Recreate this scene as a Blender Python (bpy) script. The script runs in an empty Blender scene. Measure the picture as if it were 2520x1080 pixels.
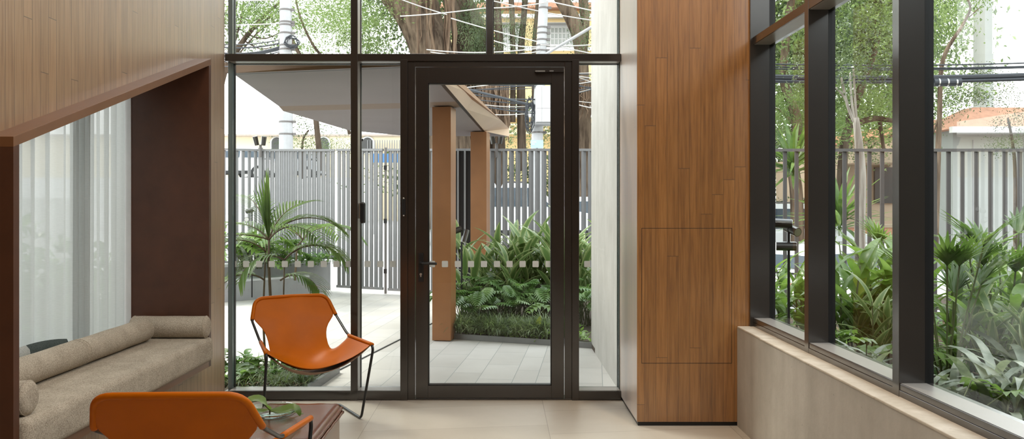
import bpy, bmesh, math, random
from mathutils import Vector, Matrix
from mathutils import noise as mnoise
R = random.Random(11)
sc = bpy.context.scene
COL = sc.collection
V = Vector
PI = math.pi
# ---------------------------------------------------------------- camera model (2520x1080 frame, level camera with lens shift)
F = 2050.0; CX = 1232.0; CY = 505.0; EYE = 1.4
def at(px, py, y):                 # point seen at a frame position, standing at depth y
    return V(((px - CX) * y / F, y, EYE - (py - CY) * y / F))
def gnd(px, py, z=0.0):            # point of the level z seen at a frame position
    y = F * (EYE - z) / (py - CY)
    return V(((px - CX) * y / F, y, z))
def xat(px, y): return (px - CX) * y / F

# ---------------------------------------------------------------- materials
def newmat(name):
    m = bpy.data.materials.new(name); m.use_nodes = True
    nt = m.node_tree; nt.nodes.clear()
    out = nt.nodes.new('ShaderNodeOutputMaterial')
    return m, nt, out
def N(nt, t, **kw):
    n = nt.nodes.new('ShaderNode' + t)
    for k, v in kw.items():
        if k in n.inputs.keys(): n.inputs[k].default_value = v
        else: setattr(n, k, v)
    return n
def L(nt, a, b): nt.links.new(a, b)
def math_(nt, op, a, b=None, c=None):
    n = nt.nodes.new('ShaderNodeMath'); n.operation = op
    for i, v in enumerate((a, b, c)):
        if v is None: continue
        if isinstance(v, (int, float)): n.inputs[i].default_value = v
        else: L(nt, v, n.inputs[i])
    return n.outputs[0]
def comb(nt, x, y, z):
    n = nt.nodes.new('ShaderNodeCombineXYZ')
    for i, v in enumerate((x, y, z)):
        if isinstance(v, (int, float)): n.inputs[i].default_value = v
        else: L(nt, v, n.inputs[i])
    return n.outputs[0]
def ramp(nt, fac, stops):
    n = nt.nodes.new('ShaderNodeValToRGB'); e = n.color_ramp.elements
    while len(e) < len(stops): e.new(0.5)
    for i, (p, c) in enumerate(stops):
        e[i].position = p; e[i].color = (*c, 1)
    L(nt, fac, n.inputs[0]); return n.outputs[0]
def mixc(nt, fac, a, b, mode='MIX'):
    n = nt.nodes.new('ShaderNodeMix'); n.data_type = 'RGBA'; n.blend_type = mode
    for i, v in ((0, fac), (6, a), (7, b)):
        if isinstance(v, (int, float)): n.inputs[i].default_value = v
        elif isinstance(v, tuple): n.inputs[i].default_value = (*v, 1)
        else: L(nt, v, n.inputs[i])
    return n.outputs[2]
def pos(nt):
    g = nt.nodes.new('ShaderNodeNewGeometry')
    s = nt.nodes.new('ShaderNodeSeparateXYZ'); L(nt, g.outputs['Position'], s.inputs[0])
    return g.outputs['Position'], s.outputs[0], s.outputs[1], s.outputs[2]
def objc(nt):
    t = nt.nodes.new('ShaderNodeTexCoord'); return t.outputs['Object']
def noise(nt, vec, scale, detail=3, rough=.55):
    n = nt.nodes.new('ShaderNodeTexNoise'); n.inputs['Scale'].default_value = scale
    n.inputs['Detail'].default_value = detail; n.inputs['Roughness'].default_value = rough
    L(nt, vec, n.inputs['Vector']); return n.outputs['Fac']
def principled(nt, out, color, rough=.5, metal=0., spec=.5):
    p = nt.nodes.new('ShaderNodeBsdfPrincipled')
    if isinstance(color, tuple): p.inputs['Base Color'].default_value = (*color, 1)
    else: L(nt, color, p.inputs['Base Color'])
    if isinstance(rough, (int, float)): p.inputs['Roughness'].default_value = rough
    else: L(nt, rough, p.inputs['Roughness'])
    p.inputs['Metallic'].default_value = metal
    p.inputs['Specular IOR Level'].default_value = spec
    L(nt, p.outputs[0], out.inputs[0]); return p
def bump(nt, p, h, strength=.3, dist=.01):
    b = nt.nodes.new('ShaderNodeBump'); b.inputs['Strength'].default_value = strength
    b.inputs['Distance'].default_value = dist
    L(nt, h, b.inputs['Height']); L(nt, b.outputs[0], p.inputs['Normal'])
def plain(name, color, rough=.5, metal=0., var=.12, scale=6., bmp=0., spec=.5):
    m, nt, out = newmat(name)
    f = noise(nt, objc(nt), scale, 4)
    c = ramp(nt, f, [(.25, tuple(x * (1 - var) for x in color)), (.75, tuple(min(1, x * (1 + var)) for x in color))])
    p = principled(nt, out, c, rough, metal, spec)
    if bmp: bump(nt, p, noise(nt, objc(nt), scale * 6, 4), bmp, .004)
    return m
def planks(name, axis, tones, w=.064, rough=.42, off=0.0, spec=.5):
    m, nt, out = newmat(name)
    P, X, Y, Z = pos(nt); a = math_(nt, 'ADD', X, Y) if axis == 'X' else Y
    q = math_(nt, 'DIVIDE', math_(nt, 'ADD', a, 40 + off), w)
    i = math_(nt, 'FLOOR', q); fr = math_(nt, 'FRACT', q)
    w1 = nt.nodes.new('ShaderNodeTexWhiteNoise'); w1.noise_dimensions = '1D'; L(nt, i, w1.inputs['W'])
    zz = math_(nt, 'DIVIDE', math_(nt, 'ADD', Z, math_(nt, 'MULTIPLY', w1.outputs['Value'], 7.3)), 1.9)
    j = math_(nt, 'FLOOR', zz); fz = math_(nt, 'FRACT', zz)
    w2 = nt.nodes.new('ShaderNodeTexWhiteNoise'); w2.noise_dimensions = '2D'; L(nt, comb(nt, i, j, 0), w2.inputs['Vector'])
    r = w2.outputs['Value']
    gv = comb(nt, math_(nt, 'MULTIPLY', a, 26), math_(nt, 'MULTIPLY', r, 37), math_(nt, 'ADD', math_(nt, 'MULTIPLY', Z, 1.1), math_(nt, 'MULTIPLY', r, 19)))
    g = noise(nt, gv, 2.6, 6, .62)
    fine = noise(nt, comb(nt, math_(nt, 'MULTIPLY', a, 160), math_(nt, 'MULTIPLY', r, 11), math_(nt, 'MULTIPLY', Z, 4)), 2.0, 3)
    c = ramp(nt, math_(nt, 'ADD', math_(nt, 'MULTIPLY', g, .75), math_(nt, 'MULTIPLY', fine, .25)), [(.3, tones[0]), (.5, tones[1]), (.72, tones[2])])
    tint = math_(nt, 'ADD', math_(nt, 'MULTIPLY', r, .20), .90)
    c = mixc(nt, 1.0, c, comb(nt, tint, tint, tint), 'MULTIPLY')
    gr = math_(nt, 'LESS_THAN', fr, .032 if axis == 'X' else .045)
    ge = math_(nt, 'LESS_THAN', fz, .0018)
    gm = math_(nt, 'MAXIMUM', gr, ge)
    c = mixc(nt, math_(nt, 'MULTIPLY', gm, .72), c, (.045, .022, .010))
    p = principled(nt, out, c, rough, 0, spec)
    p.inputs['Coat Weight'].default_value = 1. if axis == 'X' else .5; p.inputs['Coat Roughness'].default_value = .34 if axis == 'X' else .25; p.inputs['Coat IOR'].default_value = 1.7; p.inputs['Sheen Weight'].default_value = .45; p.inputs['Sheen Roughness'].default_value = .35
    bump(nt, p, math_(nt, 'SUBTRACT', math_(nt, 'MULTIPLY', g, .12), gm), .35, .003)
    return m
def glassmat(name, tint=(.96, .985, .975), k=1.0):
    m, nt, out = newmat(name)
    fr = N(nt, 'Fresnel'); fr.inputs['IOR'].default_value = 1.5
    t = N(nt, 'BsdfTransparent'); t.inputs[0].default_value = (*tint, 1)
    g = N(nt, 'BsdfGlossy'); g.inputs['Roughness'].default_value = 0.0
    mx = N(nt, 'MixShader'); gg_ = nt.nodes.new('ShaderNodeNewGeometry'); L(nt, math_(nt, 'MULTIPLY', math_(nt, 'MULTIPLY', fr.outputs[0], k), math_(nt, 'SUBTRACT', 1.0, gg_.outputs['Backfacing'])), mx.inputs[0]); L(nt, t.outputs[0], mx.inputs[1]); L(nt, g.outputs[0], mx.inputs[2])
    L(nt, mx.outputs[0], out.inputs[0]); return m
def leafmat(name, c1, c2, c3, trans=.35, scale=2.5, gloss=.35):
    m, nt, out = newmat(name)
    P, X, Y, Z = pos(nt)
    oi = nt.nodes.new('ShaderNodeObjectInfo')
    f = noise(nt, P, scale, 3)
    f2 = math_(nt, 'ADD', f, math_(nt, 'MULTIPLY', math_(nt, 'SUBTRACT', oi.outputs['Random'], .5), .14))
    c = ramp(nt, f2, [(.3, c1), (.5, c2), (.7, c3)])
    p = nt.nodes.new('ShaderNodeBsdfPrincipled'); L(nt, c, p.inputs['Base Color'])
    p.inputs['Roughness'].default_value = gloss
    tr = N(nt, 'BsdfTranslucent'); cc = mixc(nt, 1.0, c, (1.3, 1.4, .8), 'MULTIPLY'); L(nt, cc, tr.inputs[0])
    mx = N(nt, 'MixShader'); mx.inputs[0].default_value = trans
    L(nt, p.outputs[0], mx.inputs[1]); L(nt, tr.outputs[0], mx.inputs[2]); L(nt, mx.outputs[0], out.inputs[0]); return m
def variegated(name, green, cream):
    m, nt, out = newmat(name)
    uv = nt.nodes.new('ShaderNodeUVMap'); s = nt.nodes.new('ShaderNodeSeparateXYZ'); L(nt, uv.outputs[0], s.inputs[0])
    e = math_(nt, 'ABSOLUTE', math_(nt, 'SUBTRACT', s.outputs[0], .5))
    n = noise(nt, comb(nt, math_(nt, 'MULTIPLY', s.outputs[0], 9), math_(nt, 'MULTIPLY', s.outputs[1], 1.2), 0), 1.5, 3)
    f = math_(nt, 'ADD', math_(nt, 'MULTIPLY', e, 1.1), math_(nt, 'MULTIPLY', math_(nt, 'SUBTRACT', n, .5), 1.3))
    c = ramp(nt, f, [(.3, green), (.46, cream)])
    p = nt.nodes.new('ShaderNodeBsdfPrincipled'); L(nt, c, p.inputs['Base Color']); p.inputs['Roughness'].default_value = .35
    tr = N(nt, 'BsdfTranslucent'); L(nt, c, tr.inputs[0])
    mx = N(nt, 'MixShader'); mx.inputs[0].default_value = .3
    L(nt, p.outputs[0], mx.inputs[1]); L(nt, tr.outputs[0], mx.inputs[2]); L(nt, mx.outputs[0], out.inputs[0]); return m

M = {}
W_DAYLIT = [(.225, .115, .047), (.345, .195, .088), (.42, .258, .13)]  # same wood as the column; daylight sheen painted in as paler tones
W_DIM = [(.150, .058, .012), (.285, .120, .026), (.39, .182, .052)]  # same wood without the daylight sheen, so deeper
M['wood_y'] = planks('wood cladding along the side wall', 'Y', W_DAYLIT, rough=.36)
M['wood_x'] = planks('wood cladding on the column', 'X', W_DIM, rough=.25, w=.0714, off=.0)
M['bronze'] = plain('dark bronze aluminium', (.018, .013, .010), .30, .0, .08, 20, 0., .5)
_b = M['bronze'].node_tree.nodes['Principled BSDF']; _b.inputs['Coat Weight'].default_value = 1.; _b.inputs['Coat Roughness'].default_value = .14; _b.inputs['Coat IOR'].default_value = 1.6
M['black'] = plain('black gasket and hardware', (.008, .008, .009), .4, 0, .1, 20)
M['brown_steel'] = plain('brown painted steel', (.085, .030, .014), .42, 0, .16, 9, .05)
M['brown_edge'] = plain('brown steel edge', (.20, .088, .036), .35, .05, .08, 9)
M['glass'] = glassmat('window glass')
M['edge_glass'] = plain('blue grey glass edge', (.12, .17, .18), .2, 0, .1, 4)
m, nt, out = newmat('frosted white film')
d = N(nt, 'BsdfDiffuse'); d.inputs[0].default_value = (.74, .74, .72, 1); t1 = N(nt, 'BsdfTranslucent'); t1.inputs[0].default_value = (.74, .75, .73, 1)
mx = N(nt, 'MixShader'); mx.inputs[0].default_value = .5; L(nt, d.outputs[0], mx.inputs[1]); L(nt, t1.outputs[0], mx.inputs[2]); L(nt, mx.outputs[0], out.inputs[0]); M['frost'] = m
M['lit_reveal'] = plain('silver grey lit reveal', (.36, .34, .32), .3, .2, .04, 10)  # light on the bronze frame reveals, painted as a paler tone
M['metal'] = plain('brushed metal', (.6, .6, .58), .3, .9, .05, 30)
M['white_frame'] = plain('off white window frame', (.72, .70, .69), .4, 0, .04, 10)
def fabric(name, c1, c2, scale):
    m, nt, out = newmat(name); o = objc(nt)
    n1 = noise(nt, o, scale, 2, .8); n2 = noise(nt, o, 9, 3)
    c = ramp(nt, math_(nt, 'ADD', math_(nt, 'MULTIPLY', n1, .8), math_(nt, 'MULTIPLY', n2, .2)), [(.36, c1), (.64, c2)])
    p = principled(nt, out, c, .9, 0, .2); bump(nt, p, n1, .5, .003); return m
M['linen'] = fabric('oatmeal woven linen', (.27, .22, .165), (.60, .525, .425), 210)
M['pillow_dark'] = fabric('charcoal green woven patch', (.045, .058, .055), (.10, .12, .115), 150)
M['pillow_light'] = fabric('pale grey woven patch', (.36, .37, .35), (.55, .56, .53), 150)
def leather(name, c, rough, var=.3, bmp=.12):
    m, nt, out = newmat(name); o = objc(nt)
    f = noise(nt, o, 5, 4); g = noise(nt, o, 260, 2)
    col = ramp(nt, f, [(.3, tuple(x * (1 - var) for x in c)), (.7, tuple(min(1, x * (1 + var)) for x in c))])
    p = principled(nt, out, col, math_(nt, 'ADD', math_(nt, 'MULTIPLY', f, .2), rough - .1), 0, .5 if c[0] < .3 else .18)
    bump(nt, p, math_(nt, 'ADD', math_(nt, 'MULTIPLY', g, .15), f), bmp, .02); return m
M['leather'] = leather('tan orange leather', (.50, .118, .0), .42, .09, .05)
M['suede'] = leather('raw leather underside', (.34, .22, .15), .8)
M['brown_leather'] = leather('dark chestnut leather', (.13, .040, .016), .25, .2, .006)
M['shine_leather'] = leather('chestnut leather with window shine', (.24, .165, .115), .34, .15)  # window shine on the chestnut table sides, painted as taupe
M['steel_rod'] = plain('blackened steel rod', (.035, .036, .037), .33, .7, .1, 20)
# sheer curtain
m, nt, out = newmat('sheer white curtain')
P_, X_, Y_, Z_ = pos(nt)
wv = noise(nt, comb(nt, 0, math_(nt, 'MULTIPLY', Y_, 30), math_(nt, 'MULTIPLY', Z_, 160)), 1.5, 2)
d = N(nt, 'BsdfDiffuse'); d.inputs[0].default_value = (.60, .61, .60, 1)
t1 = N(nt, 'BsdfTranslucent'); t1.inputs[0].default_value = (.44, .46, .455, 1)
t2 = N(nt, 'BsdfTransparent'); t2.inputs[0].default_value = (.95, .96, .96, 1)
mx = N(nt, 'MixShader'); mx.inputs[0].default_value = .58; L(nt, d.outputs[0], mx.inputs[1]); L(nt, t1.outputs[0], mx.inputs[2])
mx2 = N(nt, 'MixShader'); L(nt, math_(nt, 'ADD', math_(nt, 'MULTIPLY', wv, .14), .03), mx2.inputs[0])
L(nt, mx.outputs[0], mx2.inputs[1]); L(nt, t2.outputs[0], mx2.inputs[2]); L(nt, mx2.outputs[0], out.inputs[0]); M['sheer'] = m
# bowl glass
m, nt, out = newmat('clear bowl glass')
p = principled(nt, out, (.97, 1, .985), .02); p.inputs['Transmission Weight'].default_value = 1.0; p.inputs['IOR'].default_value = 1.47; M['bowl'] = m
M['bowl_glass'] = glassmat('thin bowl glass', (.86, .93, .90), 1.7)
# indoor floor: large slabs in strips with staggered joints
def slabs(name, c1, c2, joint, jw, ang, widths, ln, x0, slope, rough, spec=.4, off=.37):
    m, nt, out = newmat(name); P, X, Y, Z = pos(nt)
    ca, sa = math.cos(ang), math.sin(ang)
    u = math_(nt, 'ADD', math_(nt, 'SUBTRACT', math_(nt, 'MULTIPLY', X, ca), math_(nt, 'MULTIPLY', Y, sa)), -x0 + 40 * sum(widths))
    v = math_(nt, 'ADD', math_(nt, 'ADD', math_(nt, 'MULTIPLY', X, sa + slope), math_(nt, 'MULTIPLY', Y, ca)), 30.0)
    tot = sum(widths); q = math_(nt, 'DIVIDE', u, tot); k = math_(nt, 'FLOOR', q); fu = math_(nt, 'MULTIPLY', math_(nt, 'FRACT', q), tot)
    acc = 0; jm = math_(nt, 'LESS_THAN', fu, jw); idx = math_(nt, 'MULTIPLY', k, len(widths))
    for w_ in widths[:-1]:
        acc += w_
        jm = math_(nt, 'MAXIMUM', jm, math_(nt, 'LESS_THAN', math_(nt, 'ABSOLUTE', math_(nt, 'SUBTRACT', fu, acc)), jw * .5))
        idx = math_(nt, 'ADD', idx, math_(nt, 'GREATER_THAN', fu, acc))
    qv = math_(nt, 'ADD', math_(nt, 'DIVIDE', v, ln), math_(nt, 'MULTIPLY', idx, off))
    jr = math_(nt, 'LESS_THAN', math_(nt, 'FRACT', qv), jw / ln)
    j = math_(nt, 'MAXIMUM', jm, jr)
    wn = nt.nodes.new('ShaderNodeTexWhiteNoise'); wn.noise_dimensions = '2D'; L(nt, comb(nt, idx, math_(nt, 'FLOOR', qv), 0), wn.inputs['Vector'])
    f = math_(nt, 'ADD', math_(nt, 'MULTIPLY', noise(nt, P, 1.7, 5), .7), math_(nt, 'MULTIPLY', wn.outputs['Value'], .3))
    c = ramp(nt, f, [(.3, c1), (.7, c2)])
    c = mixc(nt, math_(nt, 'MULTIPLY', j, .75), c, joint)
    p = principled(nt, out, c, math_(nt, 'ADD', math_(nt, 'MULTIPLY', noise(nt, P, 9, 3), .15), rough), 0, spec)
    bump(nt, p, math_(nt, 'MULTIPLY', j, -1.0), .25, .003); return m
M['floor'] = slabs('porcelain floor slabs', (.44, .395, .335), (.51, .465, .40), (.20, .17, .135), .0035, 0, [1.155], .567, -.858, -.13, .28)
M['paver'] = slabs('pale terrace pavers', (.50, .47, .435), (.60, .57, .535), (.22, .24, .23), .006, .1138, [.29, .19, .29, .24], .62, .05, 0, .45)
def concrete(name, c1, c2, streak=True, rough=.75, sc_=1.0):
    m, nt, out = newmat(name); P, X, Y, Z = pos(nt)
    a = math_(nt, 'ADD', X, Y)
    big = noise(nt, P, 2.2 * sc_, 6, .65)
    st = noise(nt, comb(nt, math_(nt, 'MULTIPLY', a, 7), 0, math_(nt, 'MULTIPLY', Z, .6)), 1.2, 4)
    f = math_(nt, 'ADD', math_(nt, 'MULTIPLY', big, .65), math_(nt, 'MULTIPLY', st, .35))
    c = ramp(nt, f, [(.32, c1), (.68, c2)])
    pits = math_(nt, 'GREATER_THAN', noise(nt, P, 38, 2), .735)
    c = mixc(nt, math_(nt, 'MULTIPLY', pits, .35), c, (.16, .14, .12))
    p = principled(nt, out, c, rough, 0, .3); bump(nt, p, math_(nt, 'SUBTRACT', noise(nt, P, 25, 5), math_(nt, 'MULTIPLY', pits, .5)), .2, .006); return m
M['concrete'] = concrete('board formed concrete', (.38, .345, .295), (.56, .52, .46))
M['concrete_out'] = concrete('pale concrete pier', (.42, .40, .37), (.58, .56, .53))
M['concrete_sill'] = concrete('raw concrete sill', (.42, .36, .28), (.62, .56, .48), sc_=4)
M['concrete_grey'] = concrete('grey planter concrete', (.30, .30, .31), (.40, .40, .41))
M['stone_cap'] = plain('pale stone capping', (.62, .63, .66), .6, 0, .06, 5)
M['kerb'] = plain('grey kerb metal', (.20, .20, .20), .5, .2, .1, 6)
M['lobby_rear'] = plain('dark walnut rear panelling', (.16, .085, .045), .5, 0, .1, 3)
M['plaster'] = plain('white plaster', (.78, .76, .72), .8, 0, .03, 3)
M['ceiling'] = plain('white ceiling paint', (.80, .79, .76), .9, 0, .02, 3)
M['soffit'] = plain('grey mauve soffit board', (.255, .212, .22), .55, 0, .05, 2)
M['soffit_band'] = plain('warm soffit board', (.235, .155, .115), .55, 0, .05, 2)
M['fascia'] = plain('copper toned fascia in side light', (.74, .54, .39), .4, .1, .05, 2)  # lightness of the right-lit canopy facet put into the colour
M['corten'] = plain('copper brown column cladding', (.30, .128, .048), .36, .1, .14, 3)
M['fence'] = plain('grey painted fence steel', (.26, .255, .26), .42, .1, .05, 8)
M['fence_dark'] = plain('taupe grey fence steel', (.17, .155, .15), .42, .1, .05, 8)
M['gate_black'] = plain('black steel sheet', (.010, .010, .012), .4, .1, .1, 8)
M['soil'] = plain('dark mulch soil', (.060, .042, .028), .95, 0, .5, 14, .6)
M['asphalt'] = plain('sun bleached asphalt', (.55, .54, .54), .9, 0, .06, 1)
M['kerbstone'] = plain('pale kerb stone', (.5, .48, .46), .9, 0, .1, 2)
M['pole'] = concrete('weathered pole concrete', (.42, .42, .43), (.62, .62, .64))
M['white_box'] = plain('white painted cabinet', (.80, .80, .80), .4, 0, .03, 4)
M['cable_dark'] = plain('dark cable sheath', (.05, .055, .065), .5, 0, .1, 4)
M['cable_light'] = plain('pale bare cable', (.62, .60, .57), .4, .2, .06, 4)
def bark(name, c1, c2, sx=5):
    m, nt, out = newmat(name); P, X, Y, Z = pos(nt)
    n1 = noise(nt, comb(nt, math_(nt, 'MULTIPLY', X, sx), math_(nt, 'MULTIPLY', Y, sx), math_(nt, 'MULTIPLY', Z, .7)), 1.6, 5)
    c = ramp(nt, n1, [(.35, c1), (.65, c2)])
    p = principled(nt, out, c, .9, 0, .2); bump(nt, p, n1, .9, .06); return m
M['bark'] = bark('ridged brown bark', (.055, .036, .025), (.235, .17, .12))
M['bark_dark'] = bark('dark brown bark', (.05, .035, .025), (.15, .11, .08))
M['bark_pale'] = bark('pale lichened bark', (.28, .23, .19), (.60, .55, .48), 9)
M['root'] = bark('reddish hanging roots', (.09, .055, .038), (.27, .185, .125))
M['leaf_tree'] = leafmat('dark tree leaves', (.032, .05, .024), (.095, .132, .066), (.24, .285, .175), .4, 1.4)
M['leaf_light'] = leafmat('bright feathery leaves', (.10, .155, .050), (.18, .25, .095), (.32, .39, .20), .45, 1.1)
M['leaf_palm'] = leafmat('palm leaflets', (.065, .115, .032), (.13, .205, .062), (.25, .32, .125), .38, 3)
M['leaf_bed'] = leafmat('bed foliage', (.075, .15, .045), (.15, .26, .085), (.29, .41, .18), .38, 5, .2)
M['leaf_bright'] = leafmat('bright broad leaves', (.13, .22, .055), (.21, .32, .095), (.33, .44, .18), .42, 5, .25)
M['leaf_lime'] = leafmat('lime yellow leaves', (.28, .36, .05), (.42, .48, .08), (.55, .58, .16), .4, 5)
M['leaf_grass'] = leafmat('grass blades', (.085, .125, .06), (.19, .25, .125), (.38, .43, .26), .32, 6)
M['leaf_dry'] = leafmat('dry brown leaves', (.10, .055, .025), (.21, .13, .065), (.36, .25, .15), .2, 6, .6)
M['leaf_grey'] = leafmat('silvery strap leaves', (.11, .14, .10), (.27, .31, .24), (.52, .55, .47), .25, 6)
M['ginger'] = variegated('cream edged leaf', (.15, .245, .075), (.48, .53, .25))
M['stem'] = plain('olive stems', (.10, .12, .045), .6, 0, .25, 12)
M['cane'] = plain('brown cane', (.12, .08, .045), .6, 0, .3, 14)
M['car_white'] = plain('white car paint', (.82, .83, .84), .2, 0, .02, 2)
M['car_grey'] = plain('silver car paint', (.45, .47, .50), .25, .4, .03, 2)
M['car_glass'] = plain('tinted car glass', (.05, .07, .09), .08, 0, .05, 2)
M['tyre'] = plain('black tyre rubber', (.02, .02, .02), .8, 0, .1, 10)
M['cream_wall'] = plain('cream house render', (.80, .70, .52), .85, 0, .04, 1)
M['yellow_wall'] = plain('yellow house render', (.78, .58, .30), .85, 0, .05, 1)
M['beige_wall'] = plain('beige house render', (.55, .44, .30), .85, 0, .06, 1)
M['white_wall'] = plain('white house render', (.86, .86, .85), .85, 0, .02, 1)
M['grey_wall'] = plain('pale grey panel wall', (.36, .37, .35), .8, 0, .05, 1.5)
M['brown_wall'] = plain('brown house render', (.38, .30, .22), .85, 0, .06, 1.5)
M['fascia_dark'] = plain('brown canopy edge', (.15, .085, .045), .45, .1, .1, 3)
M['blocker_dark'] = plain('dark reflection blocker', (.05, .045, .035), .9, 0, .2, 1)  # kept dark so the window frames mirror little light
M['roof_pale'] = plain('faded roof tiles', (.46, .38, .33), .85, 0, .15, 8)
M['roof_tile'] = plain('clay roof tiles', (.50, .26, .17), .85, 0, .2, 8)
M['dark_void'] = plain('dark window glass', (.05, .05, .05), .2, 0, .1, 2)
M['sign_blue'] = plain('blue sign paint', (.10, .28, .62), .5, 0, .04, 4)
M['sign_pale'] = plain('pale blue sign paint', (.45, .63, .80), .5, 0, .04, 4)
M['ctop'] = plain('pale leaf twig bulb', (.75, .77, .76), .1, 0, .03, 4)

# ---------------------------------------------------------------- mesh builder
class MB:
    def __init__(s): s.v = []; s.f = []; s.uv = {}
    def quad(s, a, b, c, d):
        n = len(s.v); s.v += [V(a), V(b), V(c), V(d)]; s.f.append((n, n + 1, n + 2, n + 3))
    def poly(s, pts):
        n = len(s.v); s.v += [V(p) for p in pts]; s.f.append(tuple(range(n, n + len(pts))))
    def hexa(s, p):        # p: 4 bottom corners (ccw from above), 4 top corners
        n = len(s.v); s.v += [V(q) for q in p]
        for f in ((3, 2, 1, 0), (4, 5, 6, 7), (0, 1, 5, 4), (1, 2, 6, 5), (2, 3, 7, 6), (3, 0, 4, 7)):
            s.f.append(tuple(n + i for i in f))
    def box(s, x0, x1, y0, y1, z0, z1):
        s.hexa([(x0, y0, z0), (x1, y0, z0), (x1, y1, z0), (x0, y1, z0), (x0, y0, z1), (x1, y0, z1), (x1, y1, z1), (x0, y1, z1)])
    def rbox(s, c, size, yaw=0., ):
        mt = Matrix.Rotation(yaw, 3, 'Z'); hx, hy, hz = size[0] / 2, size[1] / 2, size[2] / 2
        s.hexa([V(c) + mt @ V(q) for q in ((-hx, -hy, -hz), (hx, -hy, -hz), (hx, hy, -hz), (-hx, hy, -hz), (-hx, -hy, hz), (hx, -hy, hz), (hx, hy, hz), (-hx, hy, hz))])
    def prism(s, poly, z0, z1):
        n = len(s.v); k = len(poly)
        s.v += [V((p[0], p[1], z0)) for p in poly] + [V((p[0], p[1], z1)) for p in poly]
        s.f.append(tuple(n + i for i in reversed(range(k)))); s.f.append(tuple(n + k + i for i in range(k)))
        for i in range(k):
            j = (i + 1) % k; s.f.append((n + i, n + j, n + k + j, n + k + i))
    def tube(s, pts, r, n=8, cap=True):
        pts = [V(p) for p in pts]; k = len(pts); rr = r if isinstance(r, (list, tuple)) else [r] * k
        base = len(s.v); prev = None
        for i, p in enumerate(pts):
            t = (pts[min(i + 1, k - 1)] - pts[max(i - 1, 0)]).normalized()
            if prev is None:
                a = t.orthogonal().normalized()
            else:
                a = (prev - t * prev.dot(t)); a = a.normalized() if a.length > 1e-6 else t.orthogonal().normalized()
            prev = a; b = t.cross(a)
            for q in range(n):
                an = 2 * PI * q / n; s.v.append(p + (a * math.cos(an) + b * math.sin(an)) * rr[i])
        for i in range(k - 1):
            for q in range(n):
                q2 = (q + 1) % n; s.f.append((base + i * n + q, base + i * n + q2, base + (i + 1) * n + q2, base + (i + 1) * n + q))
        if cap:
            s.f.append(tuple(base + q for q in reversed(range(n)))); s.f.append(tuple(base + (k - 1) * n + q for q in range(n)))
    def lathe(s, prof, c=(0, 0, 0), n=32, axis=None):
        c = V(c); base = len(s.v); k = len(prof)
        for r, z in prof:
            for q in range(n):
                an = 2 * PI * q / n; p = V((r * math.cos(an), r * math.sin(an), z))
                if axis is not None: p = axis @ p
                s.v.append(c + p)
        for i in range(k - 1):
            for q in range(n):
                q2 = (q + 1) % n; s.f.append((base + i * n + q, base + i * n + q2, base + (i + 1) * n + q2, base + (i + 1) * n + q))
    def strip(s, pts, ws, up=V((0, 0, 1)), fold=.25, uv=True):
        n = len(s.v); k = len(pts)
        for i, p in enumerate(pts):
            t = (pts[min(i + 1, k - 1)] - pts[max(i - 1, 0)])
            t = t.normalized() if t.length > 1e-9 else V((0, 0, 1))
            sd = t.cross(up); sd = sd.normalized() if sd.length > 1e-4 else t.orthogonal().normalized()
            nm = sd.cross(t); w = ws[i]
            s.v += [p - sd * w + nm * w * fold, p, p + sd * w + nm * w * fold]
        for i in range(k - 1):
            a = n + i * 3; b = a + 3
            for o in (0, 1):
                s.uv[len(s.f)] = ((o * .5, i / (k - 1)), (o * .5 + .5, i / (k - 1)), (o * .5 + .5, (i + 1) / (k - 1)), (o * .5, (i + 1) / (k - 1)))
                s.f.append((a + o, a + o + 1, b + o + 1, b + o))
    def mesh(s, name, mat, smooth=False, origin=None):
        me = bpy.data.meshes.new(name); o = V(origin) if origin is not None else V((0, 0, 0))
        me.from_pydata([tuple(p - o) for p in s.v], [], s.f)
        if s.uv:
            lay = me.uv_layers.new(name='UVMap'); flat = [0.0] * (2 * len(me.loops))
            for pi, poly in enumerate(me.polygons):
                u = s.uv.get(pi)
                if u:
                    for q, li in enumerate(poly.loop_indices):
                        flat[2 * li], flat[2 * li + 1] = u[q]
            lay.data.foreach_set('uv', flat)
        for mm in (mat if isinstance(mat, list) else [mat]): me.materials.append(mm)
        if smooth: me.polygons.foreach_set('use_smooth', [True] * len(me.polygons))
        me.update(); return me
    def build(s, name, mat, parent=None, smooth=False, bevel=0., origin=None):
        if origin is None: origin = parent.get('_o', (0, 0, 0)) if parent is not None else (0, 0, 0)
        me = s.mesh(name, mat, smooth, origin)
        o = bpy.data.objects.new(name, me); COL.objects.link(o)
        if parent is not None: o.parent = parent; o['_o'] = tuple(origin)
        else: o.location = origin; o['_o'] = tuple(origin)
        if bevel:
            md = o.modifiers.new('edge', 'BEVEL'); md.width = bevel; md.segments = 2; md.limit_method = 'ANGLE'
        return o
def tag(o, label, cat, group=None, kind=None):
    o['label'] = label; o['category'] = cat
    if group: o['group'] = group
    if kind: o['kind'] = kind
    return o
def thing(name, label, cat, loc=(0, 0, 0), group=None, kind=None, local=False, yaw=0.):
    o = bpy.data.objects.new(name, None); COL.objects.link(o); o.location = loc; o.rotation_euler = (0, 0, yaw)
    o.empty_display_size = .1
    o['_o'] = (0, 0, 0) if local else tuple(loc)
    return tag(o, label, cat, group, kind)
KIDS = {}
def dup(root, loc, yaw=0., scale=1., label=None, group=None):
    r = root.copy(); COL.objects.link(r); r.location = loc; r.rotation_euler = (0, 0, yaw); r.scale = (scale,) * 3
    if label: r['label'] = label
    if group: r['group'] = group
    for ch in list(root.children):
        c = ch.copy(); COL.objects.link(c); c.parent = r
        for g in ch.children:
            d_ = g.copy(); COL.objects.link(d_); d_.parent = c
    return r
def subsurf(o, lv=1):
    md = o.modifiers.new('smooth', 'SUBSURF'); md.levels = lv; md.render_levels = lv
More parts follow.
